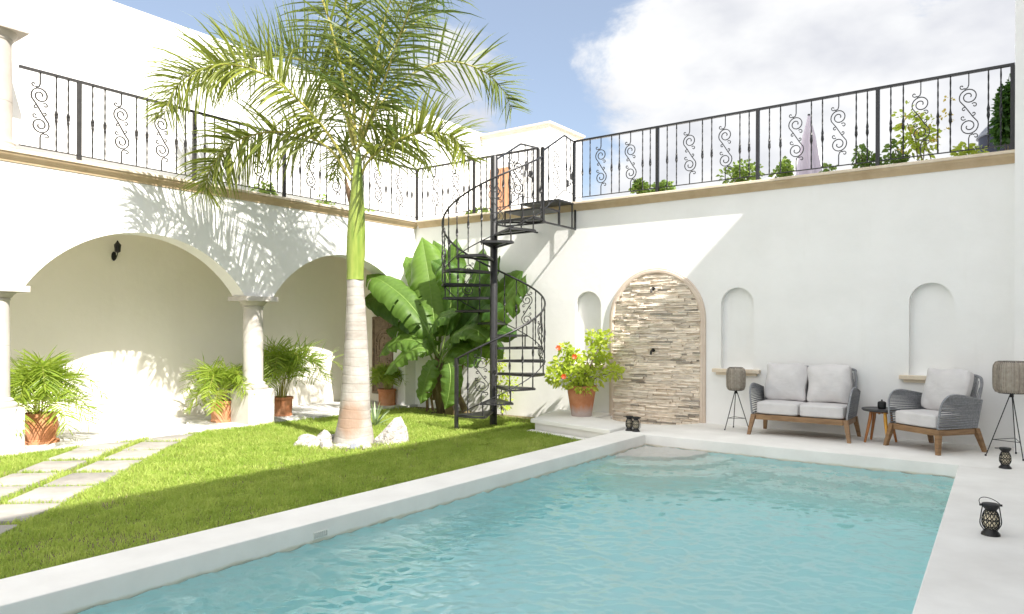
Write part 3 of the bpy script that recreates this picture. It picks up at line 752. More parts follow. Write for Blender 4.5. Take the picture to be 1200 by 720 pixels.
# ---- potted areca palms
def pot_profile(kind):
    if kind == 'belly': return [(.15,0),(.175,.0),(.178,.045),(.17,.05),(.19,.12),(.20,.20),(.19,.28),(.165,.33),(.17,.345),(.172,.36),(.155,.36),(.14,.32)]
    return [(.16,0),(.182,0),(.184,.035),(.172,.042),(.178,.12),(.182,.30),(.20,.305),(.20,.345),(.18,.345),(.165,.31)]
def areca(loc, label, kind, hgt, nfr, seed, sc_=1.0, dark=0.0, lean=(0,0), outer=0):
    t = thing('potted_palm', loc, label, 'potted plant', 'potted palms along the arcade')
    r_ = random.Random(seed); L0_ = Vector(loc)
    b = MB(); b.lathe([(r*sc_, z*sc_) for r, z in pot_profile(kind)], loc, 32)
    pt = b.build('pot', MT['terra'], t, True, 50)
    b = MB(); b.lathe([(.0,.30*sc_),(.165*sc_,.31*sc_)], loc, 20); b.build('soil', MT['soil'], pt)
    if kind == 'belly':
        b = MB(); b.lathe([(.12*sc_,-.005),(.21*sc_,-.003),(.212*sc_,.03),(.20*sc_,.032)], loc, 28); b.build('saucer', MT['terra'], pt, True, 50)
    if kind == 'band':
        for a in (0, PI):
            b = MB(); c = L0_+Vector((math.cos(a+.5)*.185*sc_, math.sin(a+.5)*.185*sc_, .22*sc_))
            b.tube([c+Vector((math.cos(g)*.03*math.cos(a+2.07), math.cos(g)*.03*math.sin(a+2.07), math.sin(g)*.03)) for g in np.linspace(0, 2*PI, 13)], .006, 5); b.build('ring_handle', MT['terra'], pt, True, 60)
    for k in range(nfr):
        a = 2*PI*k*.382+r_.uniform(-.3,.3); e = r_.uniform(.25,1.0)*(.55 if k < 3 else 1)
        d = Vector((math.cos(a), math.sin(a), 0)); H = hgt*r_.uniform(.75,1.1)*(1.0 if k < 3 else r_.uniform(.6,.95)); rch = hgt*e*.95
        base = L0_+Vector((r_.uniform(-.05,.05), r_.uniform(-.05,.05), .3*sc_))+d*.03
        ld = Vector((lean[0],lean[1],0))
        ct = [base, base+d*rch*.12+ZV*H*.48+ld*.1, base+d*rch*.40+ZV*H*.86+ld*.3, base+d*rch*.82+ZV*H*.92+ld*.6, base+d*rch*1.22+ZV*H*(.68-.35*e)+ld]
        if k >= nfr-outer:
            a = 2.4*k; d = Vector((math.cos(a), math.sin(a), 0)); q = .30*sc_
            ct = [base, base+d*.12+ZV*.22*hgt, base+d*.30*hgt/.74+ZV*.34*hgt, base+d*.52*hgt/.74+ZV*.22*hgt, base+d*.66*hgt/.74-ZV*.10*hgt]
        frond(t, ct, MT['areca'], n=34, L=.32*sc_*(hgt/.62)**.6, W=.0165, droop=.5, lift=.35, r0=.007, start=.34, rs=r_, tone=.6-dark, spread=.55, seg=4)
    return t
areca((-10.90,4.10,-.10), 'bushy palm in round-bellied terracotta pot by the leftmost column', 'belly', .74, 24, 1, 1.12, outer=9)
areca((-10.97,6.86,-.10), 'low palm in ringed terracotta pot left of the middle column', 'band', .66, 20, 2, 1.02, outer=6)
areca((-10.90,7.98,-.10), 'taller dark palm in plain terracotta pot right of the middle column', 'plain', 1.0, 20, 3, .97, .15, (.1,.1))
areca((-10.72,10.38,-.10), 'small shaded palm in terracotta pot below the carved panel', 'plain', .48, 14, 4, .95, .25)
# ---- banana plant
ban = thing('banana_plant', (-8.95,10.2,ZL), 'large banana plant with broad green leaves behind the spiral stair', 'plant')
def bpt(px, py, Y):   # point on a vertical plane near the wall, from a plan of the plant
    f = Y/(.8084+.5886*(px-600)/841.7); return Vector((f*(-.5886+.8084*(px-600)/841.7), Y, 1.45-(py-386.4-(px-600)*.003)*f/841.7))
def banana_leaf(ctrl, W, up, fold=.35, tone=.5, seed=0, tear=.0, wave=.03):
    r_ = random.Random(seed); n = 64; P = catmull(ctrl, n); b = MB()
    up = Vector(up).normalized(); m = 8
    ph = r_.uniform(0,6)
    for sgn in (-1, 1):
        vs = []
        for i in range(n+1):
            f = i/n; t = (P[min(i+1,n)]-P[max(i-1,0)]).normalized(); s = t.cross(up).normalized(); nn = s.cross(t).normalized()
            w = W*(math.sin(PI*min(1,max(0,(f-.16)/.84)))**.42 if f > .16 else .0)*.5
            if f > .92: w *= max(.02, (1-f)/.08)**.6
            for j in range(m+1):
                g = j/m; a = fold*(1.0-.6*g)-g*g*.75*fold*1.8
                off = s*sgn*w*g*math.cos(a*.6)+nn*w*g*math.sin(a)
                rip = wave*g*g*(math.sin(f*34+ph+sgn)+.6*math.sin(f*71+ph*2))*(.4+w/W)
                vs.append(P[i]+off+nn*rip-t*w*g*.25)
        fs = []
        for i in range(n):
            torn = r_.random() < tear
            for j in range(m):
                if torn and j > m*.35: continue
                fs.append((i*(m+1)+j, (i+1)*(m+1)+j, (i+1)*(m+1)+j+1, i*(m+1)+j+1))
        k0 = len(b.f); b.add(vs, fs)  # one half blade
        for q in range(k0, len(b.f)):
            b.r[q] = min(1, max(0, tone+.12*math.sin((q-k0)//m*2.4)+r_.uniform(-.05,.05)))
    lf = b.build('leaf', MT['banana'], ban, True)
    b = MB(); b.tube(P, [.015*(1-.9*i/n)+.002 for i in range(n+1)], 6); b.build('midrib', MT['midrib'], lf, True)
VIEW = (.35,-.9,.35)
BL = [
 ([(512,415,10.2),(508,372,10.2),(502,325,10.25),(494,278,10.4)], .74, (.45,-.88,.2), .9),
 ([(512,418,10.1),(500,385,10.0),(476,352,9.9),(448,330,9.85),(430,322,9.9)], .62, (.1,-.5,.85), .6),
 ([(512,420,10.2),(495,385,10.3),(470,362,10.35),(442,350,10.35),(424,352,10.3)], .60, (.15,-.75,.6), .05),
 ([(514,415,10.3),(520,370,10.45),(528,325,10.55),(534,280,10.6)], .50, (.3,-.9,.2), .35),
 ([(516,420,10.3),(545,385,10.35),(568,345,10.4),(585,300,10.4)], .46, (-.5,-.8,.2), .15),
 ([(520,425,10.35),(560,395,10.35),(592,358,10.35),(617,322,10.35)], .56, (-.35,-.9,.25), .2),
 ([(518,425,10.25),(540,390,10.1),(566,365,10.0),(590,362,9.95)], .5, (-.2,-.6,.75), .1),
 ([(510,428,10.0),(498,405,9.9),(478,398,9.85),(458,402,9.85),(444,418,9.85)], .46, (.1,-.55,.8), .65),
 ([(510,430,10.0),(500,410,9.8),(484,410,9.7),(466,422,9.65),(450,440,9.65)], .40, (.1,-.6,.75), .7),
 ([(514,432,9.9),(524,402,9.75),(540,388,9.7),(556,386,9.7),(575,400,9.7)], .46, (0,-.5,.85), .5),
 ([(516,438,9.9),(524,424,9.7),(528,438,9.6),(526,462,9.58),(522,480,9.58)], .36, (.3,-.9,.25), .5),
 ([(514,438,9.9),(508,428,9.75),(502,438,9.68),(496,458,9.65),(493,474,9.65)], .32, (.3,-.9,.2), .55),
 ([(512,418,10.3),(500,365,10.4),(486,320,10.5),(474,300,10.55)], .40, (.4,-.85,.3), .6),
 ([(518,432,10.3),(545,412,10.3),(570,405,10.3),(590,420,10.3)], .44, (-.1,-.7,.7), .2),
 ([(514,428,10.2),(528,360,10.2),(522,320,10.1),(505,305,10.0)], .42, (.2,-.8,.5), .3),
 ([(518,430,10.4),(535,400,10.5),(548,370,10.55),(560,335,10.6)], .5, (-.3,-.9,.3), .15),
 ([(516,420,10.35),(540,372,10.4),(556,330,10.45),(566,290,10.5)], .5, (-.2,-.95,.2), .1),
 ([(520,420,10.2),(552,400,10.1),(580,388,10.05),(606,396,10.0)], .46, (-.1,-.5,.85), .15),
 ([(518,425,10.1),(532,408,9.95),(546,412,9.85),(560,432,9.8)], .42, (0,-.6,.8), .35),
 ([(510,425,10.3),(492,400,10.35),(470,385,10.4),(452,388,10.4)], .5, (.1,-.7,.7), .2),
 ([(514,420,10.1),(506,392,9.95),(516,372,9.85),(538,366,9.8)], .5, (0,-.6,.8), .45),
 ([(518,428,10.45),(550,380,10.6),(590,340,10.65),(612,318,10.65)], .62, (-.3,-.95,.1), .1),
 ([(514,415,10.4),(516,350,10.5),(512,310,10.55),(508,282,10.6)], .5, (.2,-.95,.1), .5),
]
for i, (c, W, upv, tone) in enumerate(BL):
    banana_leaf([bpt(*p) for p in c], W*1.18, upv, .35, tone, i, .05 if i in (1,2,5,9) else .02, .034)
for i, (x0, y0, r0, px, py, Yp) in enumerate(((-9.05,10.25,.10,512,415,10.2),(-8.75,10.1,.085,516,425,10.1),(-9.25,10.4,.08,508,430,10.3),(-8.55,10.35,.07,520,430,10.35))):
    e = bpt(px, py, Yp); s = Vector((x0,y0,ZL-.02)); b = MB()
    b.tube([s, s.lerp(e,.5)+Vector((U(-.04,.04),0,0)), e], [r0, r0*.8, r0*.45], 10); b.build('stem', MT['bananastem'], ban, True)
for k in range(9):
    x, y = -8.95+U(-.4,.45), 10.15+U(-.15,.2); z = U(.5,.95); w = U(.03,.06); b = MB()
    P = catmull([(x,y,z),(x+U(-.05,.05),y-.06,z-.25),(x+U(-.1,.1),y-.08,max(ZL+.05,z-.75))], 8)
    b.grid(lambda u,v: P[int(u*8)]+Vector(((v-.5)*w*2*(1-.6*u), math.sin(v*9+u*5)*.015, 0)), 8, 4, U(0,1)); b.build('dry_leaf', MT['deadleaf'], ban, True)
# ---- leafy bushes
def leaf_cloud(b, c, rad3, n, size, rs, tone=.5, droop=.2, shape=None):
    for k in range(n):
        d = Vector((rs.gauss(0,1), rs.gauss(0,1), rs.gauss(0,1)))
        d.normalize(); rr = rs.random()**.45
        p = Vector((c[0]+d.x*rad3[0]*rr, c[1]+d.y*rad3[1]*rr, c[2]+d.z*rad3[2]*rr))
        s = size*rs.uniform(.6,1.25)
        a = (d+Vector((rs.uniform(-.8,.8), rs.uniform(-.8,.8), rs.uniform(-.3,.7)))).normalized(); w = a.cross(Vector((rs.uniform(-1,1), rs.uniform(-1,1), rs.uniform(-1,1)))).normalized(); nn = a.cross(w)
        r = min(1, max(0, rs.gauss(tone, .22)))
        b.add([p, p+a*s*.35+w*s*.32+nn*s*.06, p+a*s*.35-w*s*.32+nn*s*.06, p+a*s*.75+w*s*.22-ZV*s*.1, p+a*s*.75-w*s*.22-ZV*s*.1, p+a*s*1.05-ZV*s*.25],
              [(0,1,2),(1,3,4,2),(3,5,4)], r)
hib = thing('potted_hibiscus', (-6.0,10.18,.04), 'leafy red-flowering hibiscus in whitewashed clay pot on the ledge', 'potted plant')
HP = Vector((-6.0,10.18,.04))
b = MB(); b.lathe([(.15,0),(.165,.0),(.235,.44),(.245,.445),(.25,.50),(.228,.50),(.215,.44)], HP, 32); hp = b.build('pot', MT['terrawash'], hib, True, 45)
b = MB(); b.lathe([(.0,.455),(.22,.46)], HP, 20); b.build('soil', MT['soil'], hp)
rh = random.Random(9); b = MB(); bs = MB()
CL = [(-.30,-.05,.62,.22,.16),(-.05,-.1,.66,.25,.17),(.20,-.02,.66,.22,.17),(-.34,0,.85,.16,.15),(-.15,.05,.86,.2,.16),(.15,.08,.90,.17,.17),(.27,.02,1.10,.16,.17),(.20,.1,1.28,.13,.13),(.38,.0,1.28,.10,.12),(-.27,.05,1.10,.10,.09),(.52,-.08,.74,.16,.11),(-.48,-.05,.68,.12,.13),(.0,-.15,.5,.24,.1),(.36,.05,.95,.12,.12),(-.12,.0,1.0,.10,.08)]
for (x,y,z,rx,rz) in CL:
    c = HP+RV*x+FV*y+ZV*z
    leaf_cloud(b, c, (rx,rx,rz), int(720*rx), .078, rh, .65)
    s0 = HP+Vector((0,0,.45)); bs.tube([s0, s0.lerp(c,.5)+Vector((0,0,.05)), c], [.012,.008,.004], 5)
b.build('foliage', MT['hibiscus'], hib); bs.build('branches', MT['stemwood'], hib)
for (x,z) in ((-.14,.98),(-.31,.66),(-.40,1.12)):
    b = MB(); c = HP+RV*x-FV*.24+ZV*z
    for k in range(6):
        a = 2*PI*k/6; d = RV*math.cos(a)+ZV*math.sin(a)
        b.add([c, c+d*.032+RV*.016*math.sin(a)-ZV*.016*math.cos(a)-FV*.015, c+d*.048-FV*.022, c+d*.032-RV*.016*math.sin(a)+ZV*.016*math.cos(a)-FV*.015], [(0,1,2,3)], U(0,1))
    b.build('flower', MT['red'], hib)
def bush(label, px, dy, h, w, tone=.5, mat='bush', flowers=None, seed=1, name='terrace_plant', Y=11.1, n=320, base=3.6, X=None):
    r_ = random.Random(seed); x = X if X is not None else px
    t = thing(name, (x,Y,base), label, 'plant')
    b = MB(); bs = MB()
    for k in range(5):
        cx, cy, cz = x+r_.uniform(-.6,.6)*w, Y+r_.uniform(-.12,.12), base+h*r_.uniform(.35,.85)
        leaf_cloud(b, (cx,cy,cz), (w*.42,.14,h*.28), n//5, .075, r_, tone)
        bs.tube([(x+r_.uniform(-.1,.1),Y,base),(cx,cy,cz)], .008, 4)
    b.build('foliage', MT[mat], t); bs.build('stems', MT['stemwood'], t)
    if flowers:
        for k in range(16):
            b = MB(); leaf_cloud(b, (x+r_.uniform(-.7,.7)*w, Y-.12+r_.uniform(-.05,.05), base+h*r_.uniform(.3,.98)), (.012,.012,.012), 6, .05, r_)
            b.build('flower', MT[flowers], t)
    return t
bush('low green plant behind the railing nearest the spiral stair', -5.42, 0, .34, .16, .5, seed=2)
bush('spiky green plant clump behind the railing left of the pale bushes', -5.0, 0, .36, .30, .35, seed=3)
bush('pale leafy bush behind the railing left of the closed parasol', -3.68, 0, .44, .46, .75, seed=4, n=480)
bush('small pale plant right next to the closed parasol', -3.05, 0, .38, .14, .7, seed=5)
bush('sparse sprig behind the railing right of the closed parasol', -2.42, 0, .28, .12, .6, seed=6, n=90)
bush('dark green bush at the foot of a railing post', -1.92, 0, .45, .24, .15, seed=7, n=300)
bush('dark low bush beside the yellow flowering shrub', -1.55, 0, .42, .2, .2, seed=8, n=240)
bush('tall yellow and pink flowering shrub on the terrace', -1.18, 0, .95, .44, .9, 'hibiscus', 'yellow', seed=9, n=280)
bush('trailing pale plant spilling below the water tank', -.72, 0, .25, .26, .8, 'hibiscus', seed=10, n=160)
bush('light green plant behind the left railing under the palm', -10.72, 0, .42, .22, .65, seed=12, Y=7.45, n=200)
bush('small plant behind the left railing next to the palm trunk', -10.72, 0, .30, .16, .6, seed=13, Y=8.75, n=130)
bush('tiny plant at the left railing close to the terrace corner', -10.7, 0, .28, .14, .6, seed=14, Y=9.7, n=90)
bush('low bush behind the railing left of the spiral stair', -8.95, 0, .22, .30, .6, seed=15, n=200)
bush('tall dark green shrub against the house pier', -.30, 0, 1.35, .20, .4, 'darktree', seed=16, name='shrub', Y=11.6, n=1500)
# climbing plant by the stair
t = thing('climbing_plant', (-7.95,10.6,ZL), 'leafy climbing plant on the wall behind the stair pole', 'plant')
b = MB(); r_ = random.Random(21); bs = MB()
for (x,z) in ((-7.9,.1),(-7.95,.35),(-8.05,.6),(-8.0,.85),(-8.2,.95),(-7.75,.5)):
    leaf_cloud(b, (x,10.6,z), (.14,.1,.16), 60, .07, r_, .65)
    bs.tube([(-7.95,10.62,ZL),(x,10.6,z)], .006, 4)
b.build('foliage', MT['hibiscus'], t); bs.build('stems', MT['stemwood'], t)
# agave by the palm
ag = thing('spiky_plant', (-8.75,8.2,ZL), 'pale spiky rosette plant behind the white boulder', 'plant'); r_ = random.Random(5)
for k in range(20):
    a = k*2.4; e = r_.uniform(.35,1.3); d = Vector((math.cos(a)*math.cos(e), math.sin(a)*math.cos(e), math.sin(e))); ln = r_.uniform(.38,.6); s = Vector((-8.75,8.2,ZL))
    w = d.cross(ZV).normalized(); b = MB()
    pts = [s+d*ln*q-ZV*(.12*q*q) for q in (0,.3,.65,1)]
    b.add([p+w*sg*ww for p, ww in zip(pts, (.018,.022,.015,.002)) for sg in (-1,1)], [(0,1,3,2),(2,3,5,4),(4,5,7,6)], r_.random()); b.build('blade', MT['agave'], ag)
# ------------------------------------------------------------------ rocks
def rock(loc, size, seed, label, mat='rock', rot=0, name='rock', group=None):
    r_ = np.random.default_rng(seed); b = MB(); n, m = 14, 10
    dirs = r_.normal(size=(16,3)); dirs /= np.linalg.norm(dirs, axis=1)[:,None]; off = r_.uniform(.62,.95,16)
    vs = []
    for i in range(m+1):
        ph = PI*i/m
        for k in range(n):
            th = 2*PI*k/n; d = np.array([math.sin(ph)*math.cos(th), math.sin(ph)*math.sin(th), math.cos(ph)])
            rr = min(1.0, min([o/max(.05, float(d@q)) for o, q in zip(off, dirs) if d@q > .05] or [1]))
            rr *= 1+.03*r_.normal()
            p = d*rr*np.array(size); c, s = math.cos(rot), math.sin(rot)
            vs.append((loc[0]+p[0]*c-p[1]*s, loc[1]+p[0]*s+p[1]*c, loc[2]+p[2]))
    fs = [(i*n+k, (i+1)*n+k, (i+1)*n+(k+1)%n, i*n+(k+1)%n) for i in range(m) for k in range(n)]
    b.add(vs, fs); o = Vector(loc)
    ob = b.build(name, MT[mat], None, True, 22)
    return tag(ob, label, 'rock', group)
def pl(lat, fw): q = PB+RV*lat+FV*fw; return q.x, q.y
x, y = pl(.50,.08)
b = MB()
BV = [(-.24,-.12,-.08),(.0,-.24,-.08),(.22,-.14,-.06),(.26,.10,-.06),(.0,.2,-.08),(-.22,.12,-.06),(-.20,-.10,.08),(-.03,-.20,.13),(.15,-.10,.26),(.22,-.03,.22),(.20,.06,.20),(.13,.05,.37),(.07,-.02,.35),(-.02,.12,.20),(-.2,.08,.06)]
import bmesh
bm = bmesh.new()
for v in BV: q = RV*v[0]+FV*v[1]; bm.verts.new((x+q.x, y+q.y, ZL+v[2]))
bmesh.ops.convex_hull(bm, input=bm.verts)
bmesh.ops.triangulate(bm, faces=bm.faces)
bmesh.ops.subdivide_edges(bm, edges=bm.edges, cuts=2, use_grid_fill=True)
for v in bm.verts: v.co += Vector((random.gauss(0,.006), random.gauss(0,.006), random.gauss(0,.006)))
bm.verts.index_update(); b.add([tuple(v.co) for v in bm.verts], [tuple(v.index for v in f.verts) for f in bm.faces]); bm.free()
tag(b.build('boulder', MT['rock'], None, True, 25), 'large pointed white boulder leaning right of the palm trunk', 'rock')
for i, (la, fw, sx, sy, sz, mt, lab) in enumerate([
 (-.62,-.10,.15,.12,.10,'rock','rounded white rock at the far left of the palm base'),
 (-.42,-.02,.15,.13,.14,'rock','white rock leaning on the left side of the palm trunk'),
 (-.48,-.28,.13,.10,.07,'rock','flat white rock in front of the left rock cluster'),
 (-.28,-.36,.11,.09,.09,'rock','small upright white stone left in front of the trunk'),
 (-.08,-.42,.16,.07,.05,'rock','long flat white stone right in front of the trunk'),
 (.10,-.44,.07,.06,.06,'greyrock','small grey stone in front of the palm trunk'),
 (.26,-.38,.12,.07,.05,'rock','flat white stone between grey stone and boulder'),
 (-.68,-.26,.10,.09,.06,'rock','small white rock outermost at the left of the palm'),
 (-.32,.22,.12,.1,.09,'rock','white rock half hidden behind the palm trunk')]):
    x, y = pl(la, fw); rock((x,y,ZL+sz*.25), (sx*1.22,sy*1.2,sz*1.2), 40+i, lab, mt, i*.9)
# ------------------------------------------------------------------ stepping stones
ords = ['first','second','third','fourth','fifth','sixth','seventh','eighth','ninth']
e1 = Vector((.72,.69,0)).normalized(); e2 = Vector((-.69,.72,0)).normalized()
STONES = []
for (cx, cy) in [(-10.62,6.03),(-10.10,5.47),(-9.59,4.95),(-9.12,4.49),(-8.60,3.97),(-8.06,3.45),(-7.56,2.95),(-7.06,2.45),(-6.56,1.95)]: STONES.append((cx, cy, 'pool side'))
for (cx, cy) in [(-10.56,5.03),(-10.08,4.54),(-9.63,4.08),(-9.08,3.56),(-8.56,3.05),(-8.06,2.55),(-7.56,2.05)]: STONES.append((cx, cy, 'column side'))
cnt = {'pool side':0, 'column side':0}
rs = random.Random(2)
for (cx, cy, row) in STONES:
    w, l = .252+rs.uniform(-.012,.012), .305+rs.uniform(-.012,.012); a = rs.uniform(-.03,.03)
    E1 = (e1+e2*a).normalized(); E2 = (e2-e1*a).normalized(); c = Vector((cx,cy,0)); b = MB(); b.cur = rs.random()
    P = []
    for (s, t_) in ((-1,-1),(1,-1),(1,1),(-1,1)):
        q = c+E1*w*s+E2*l*t_; P.append((q.x+rs.uniform(-.012,.012), q.y+rs.uniform(-.012,.012)))
    Q = []
    for i in range(4):
        for f in (0.03,.3,.6,.97):
            A, B_ = P[i], P[(i+1)%4]; Q.append((A[0]+(B_[0]-A[0])*f+rs.uniform(-.005,.005), A[1]+(B_[1]-A[1])*f+rs.uniform(-.005,.005)))
    b.prism(Q, ZL-.05, ZL+.028+rs.uniform(-.004,.004), .008)
    i = cnt[row]; cnt[row] += 1
    tag(b.build('stepping_stone', MT['paver'], None, True, 30), 'pale rectangular paving slab, %s from the arcade in the row on the %s' % (ords[i], row), 'paving slab', 'stepping stones across the lawn')
# ------------------------------------------------------------------ grass
def in_stone(X, Y):
    m = np.zeros(X.shape, bool)
    for (cx, cy, _) in STONES:
        u = (X-cx)*e1.x+(Y-cy)*e1.y; v = (X-cx)*e2.x+(Y-cy)*e2.y
        m |= (abs(u) < .25) & (abs(v) < .305)
    return m
def grass(n, x0, x1, y0, y1):
    X = RNG.uniform(x0, x1, n); Y = RNG.uniform(y0, y1, n)
    keep = ~in_stone(X, Y)
    keep &= ((X-PB.x)**2+(Y-PB.y)**2 > .30**2)
    keep &= ((X-ban.location.x)**2*.6+(Y-10.3)**2 > .35**2)
    keep &= ~((Y > 10.55-.0) )
    edge = -6.4-(9.2-Y)*4.05
    keep &= ~((Y > 8.8) & (X > -4.84-(Y-8.80)*4.0) & (X > -6.5))
    # the path strip is worn: thin out between slabs
    u = (X+8.8)*e1.x+(Y-3.9)*e1.y
    worn = (abs(u+.12) < .55) & (RNG.random(n) < .35)
    keep &= ~worn
    keep &= ~((Y > 9.9) & (RNG.random(n) < .6))
    T_ = np.random.default_rng(8).random((64,64)); pn = T_[np.floor(X/.16).astype(int)%64, np.floor(Y/.16).astype(int)%64]*.6+T_[np.floor(X/.5).astype(int)%64, np.floor(Y/.5+9).astype(int)%64]*.4
    keep &= ~((pn > .72) & (RNG.random(n) < .55))
    keep &= ~((((X-PB.x)**2+(Y-PB.y)**2) < .75**2) & (RNG.random(n) < .5))
    keep &= ~((X > CPX0-.10) & (RNG.random(n) < .4))
    X, Y = X[keep], Y[keep]; n = len(X)
    def vnoise(X, Y, cell, seed):
        T = np.random.default_rng(seed).random((97, 97)); gx, gy = X/cell, Y/cell
        ix, iy = np.floor(gx).astype(int), np.floor(gy).astype(int); fx, fy = gx-ix, gy-iy; fx = fx*fx*(3-2*fx); fy = fy*fy*(3-2*fy)
        q = lambda a, b: T[a % 97, b % 97]
        return (q(ix,iy)*(1-fx)+q(ix+1,iy)*fx)*(1-fy)+(q(ix,iy+1)*(1-fx)+q(ix+1,iy+1)*fx)*fy
    big, mid, fine = vnoise(X,Y,.9,1), vnoise(X,Y,.22,2), vnoise(X,Y,.075,3)
    a = RNG.uniform(0, 2*PI, n); h = RNG.uniform(.024, .060, n)*(.45+.45*mid+.75*fine); w = RNG.uniform(.0024, .0052, n)
    le = RNG.uniform(.15, 1.0, n)*h; la = RNG.uniform(0, 2*PI, n)
    dx, dy = np.cos(a)*w, np.sin(a)*w; lx, ly = np.cos(la)*le, np.sin(la)*le
    Z = np.full(n, ZL)
    v = np.stack([np.stack([X-dx, Y-dy, Z], 1), np.stack([X+dx, Y+dy, Z], 1),
                  np.stack([X+dx*.8+lx*.35, Y+dy*.8+ly*.35, Z+h*.62], 1), np.stack([X-dx*.8+lx*.35, Y-dy*.8+ly*.35, Z+h*.62], 1),
                  np.stack([X+lx, Y+ly, Z+h*.95], 1)], 1).reshape(-1, 3)
    base = np.arange(n)*5
    loops = np.stack([base, base+1, base+2, base+3, base+3, base+2, base+4], 1).reshape(-1)
    ls = np.stack([np.arange(n)*7, np.arange(n)*7+4], 1).reshape(-1)
    me = bpy.data.meshes.new('grass'); me.vertices.add(len(v)); me.vertices.foreach_set('co', v.reshape(-1))
    me.loops.add(len(loops)); me.loops.foreach_set('vertex_index', loops.astype(np.int32))
    me.polygons.add(2*n); me.polygons.foreach_set('loop_start', ls.astype(np.int32))
    me.update(calc_edges=True)
    clump = .38+.35*(mid-.5)+.35*(big-.5)+.3*(fine-.5)+RNG.normal(0,.16,n)
    dry = RNG.random(n) < .05+.10*(mid > .7)
    clump = np.where(dry, 1.0, clump)
    at = me.attributes.new('rnd','FLOAT','FACE'); at.data.foreach_set('value', np.repeat(np.clip(clump,0,1),2).astype(np.float32))
    me.materials.append(MT['grass'])
    o = bpy.data.objects.new('grass', me); COL.objects.link(o)
    tag(o, 'short green lawn grass between the arcade and the pool', 'grass', kind='stuff')
grass(300000, -10.40, CPX0-.012, 1.0, 10.5)
# ------------------------------------------------------------------ furniture
def superbox(b, c, s, p=5, n=10, puff=0.0, M=None):
    k0 = len(b.v)
    def f(face):
        def g(u, v):
            a, d = u*2-1, v*2-1
            q = [(a,d,1),(d,a,-1),(1,a,d),(-1,d,a),(d,1,a),(a,-1,d)][face]
            L = (abs(q[0])**p+abs(q[1])**p+abs(q[2])**p)**(1/p)
            q = [w/L for w in q]
            e = 1+puff*(1-q[0]**2)*(1-q[1]**2)*(1 if abs(q[2]) > .2 else 0)
            return (c[0]+q[0]*s[0]/2, c[1]+q[1]*s[1]/2, c[2]+q[2]*s[2]/2*e)
        return g
    for k in range(6): b.grid(f(k), n, n)
    if M is not None: b.xform(M, k0)
def tapered(b, p0, p1, w0, w1):
    p0, p1 = Vector(p0), Vector(p1)
    vs = [p+Vector((sx*w/2, sy*w/2, 0)) for p, w in ((p0,w0),(p1,w1)) for sx, sy in ((-1,-1),(1,-1),(1,1),(-1,1))]
    b.add(vs, [(3,2,1,0),(4,5,6,7),(0,1,5,4),(1,2,6,5),(2,3,7,6),(3,0,4,7)])
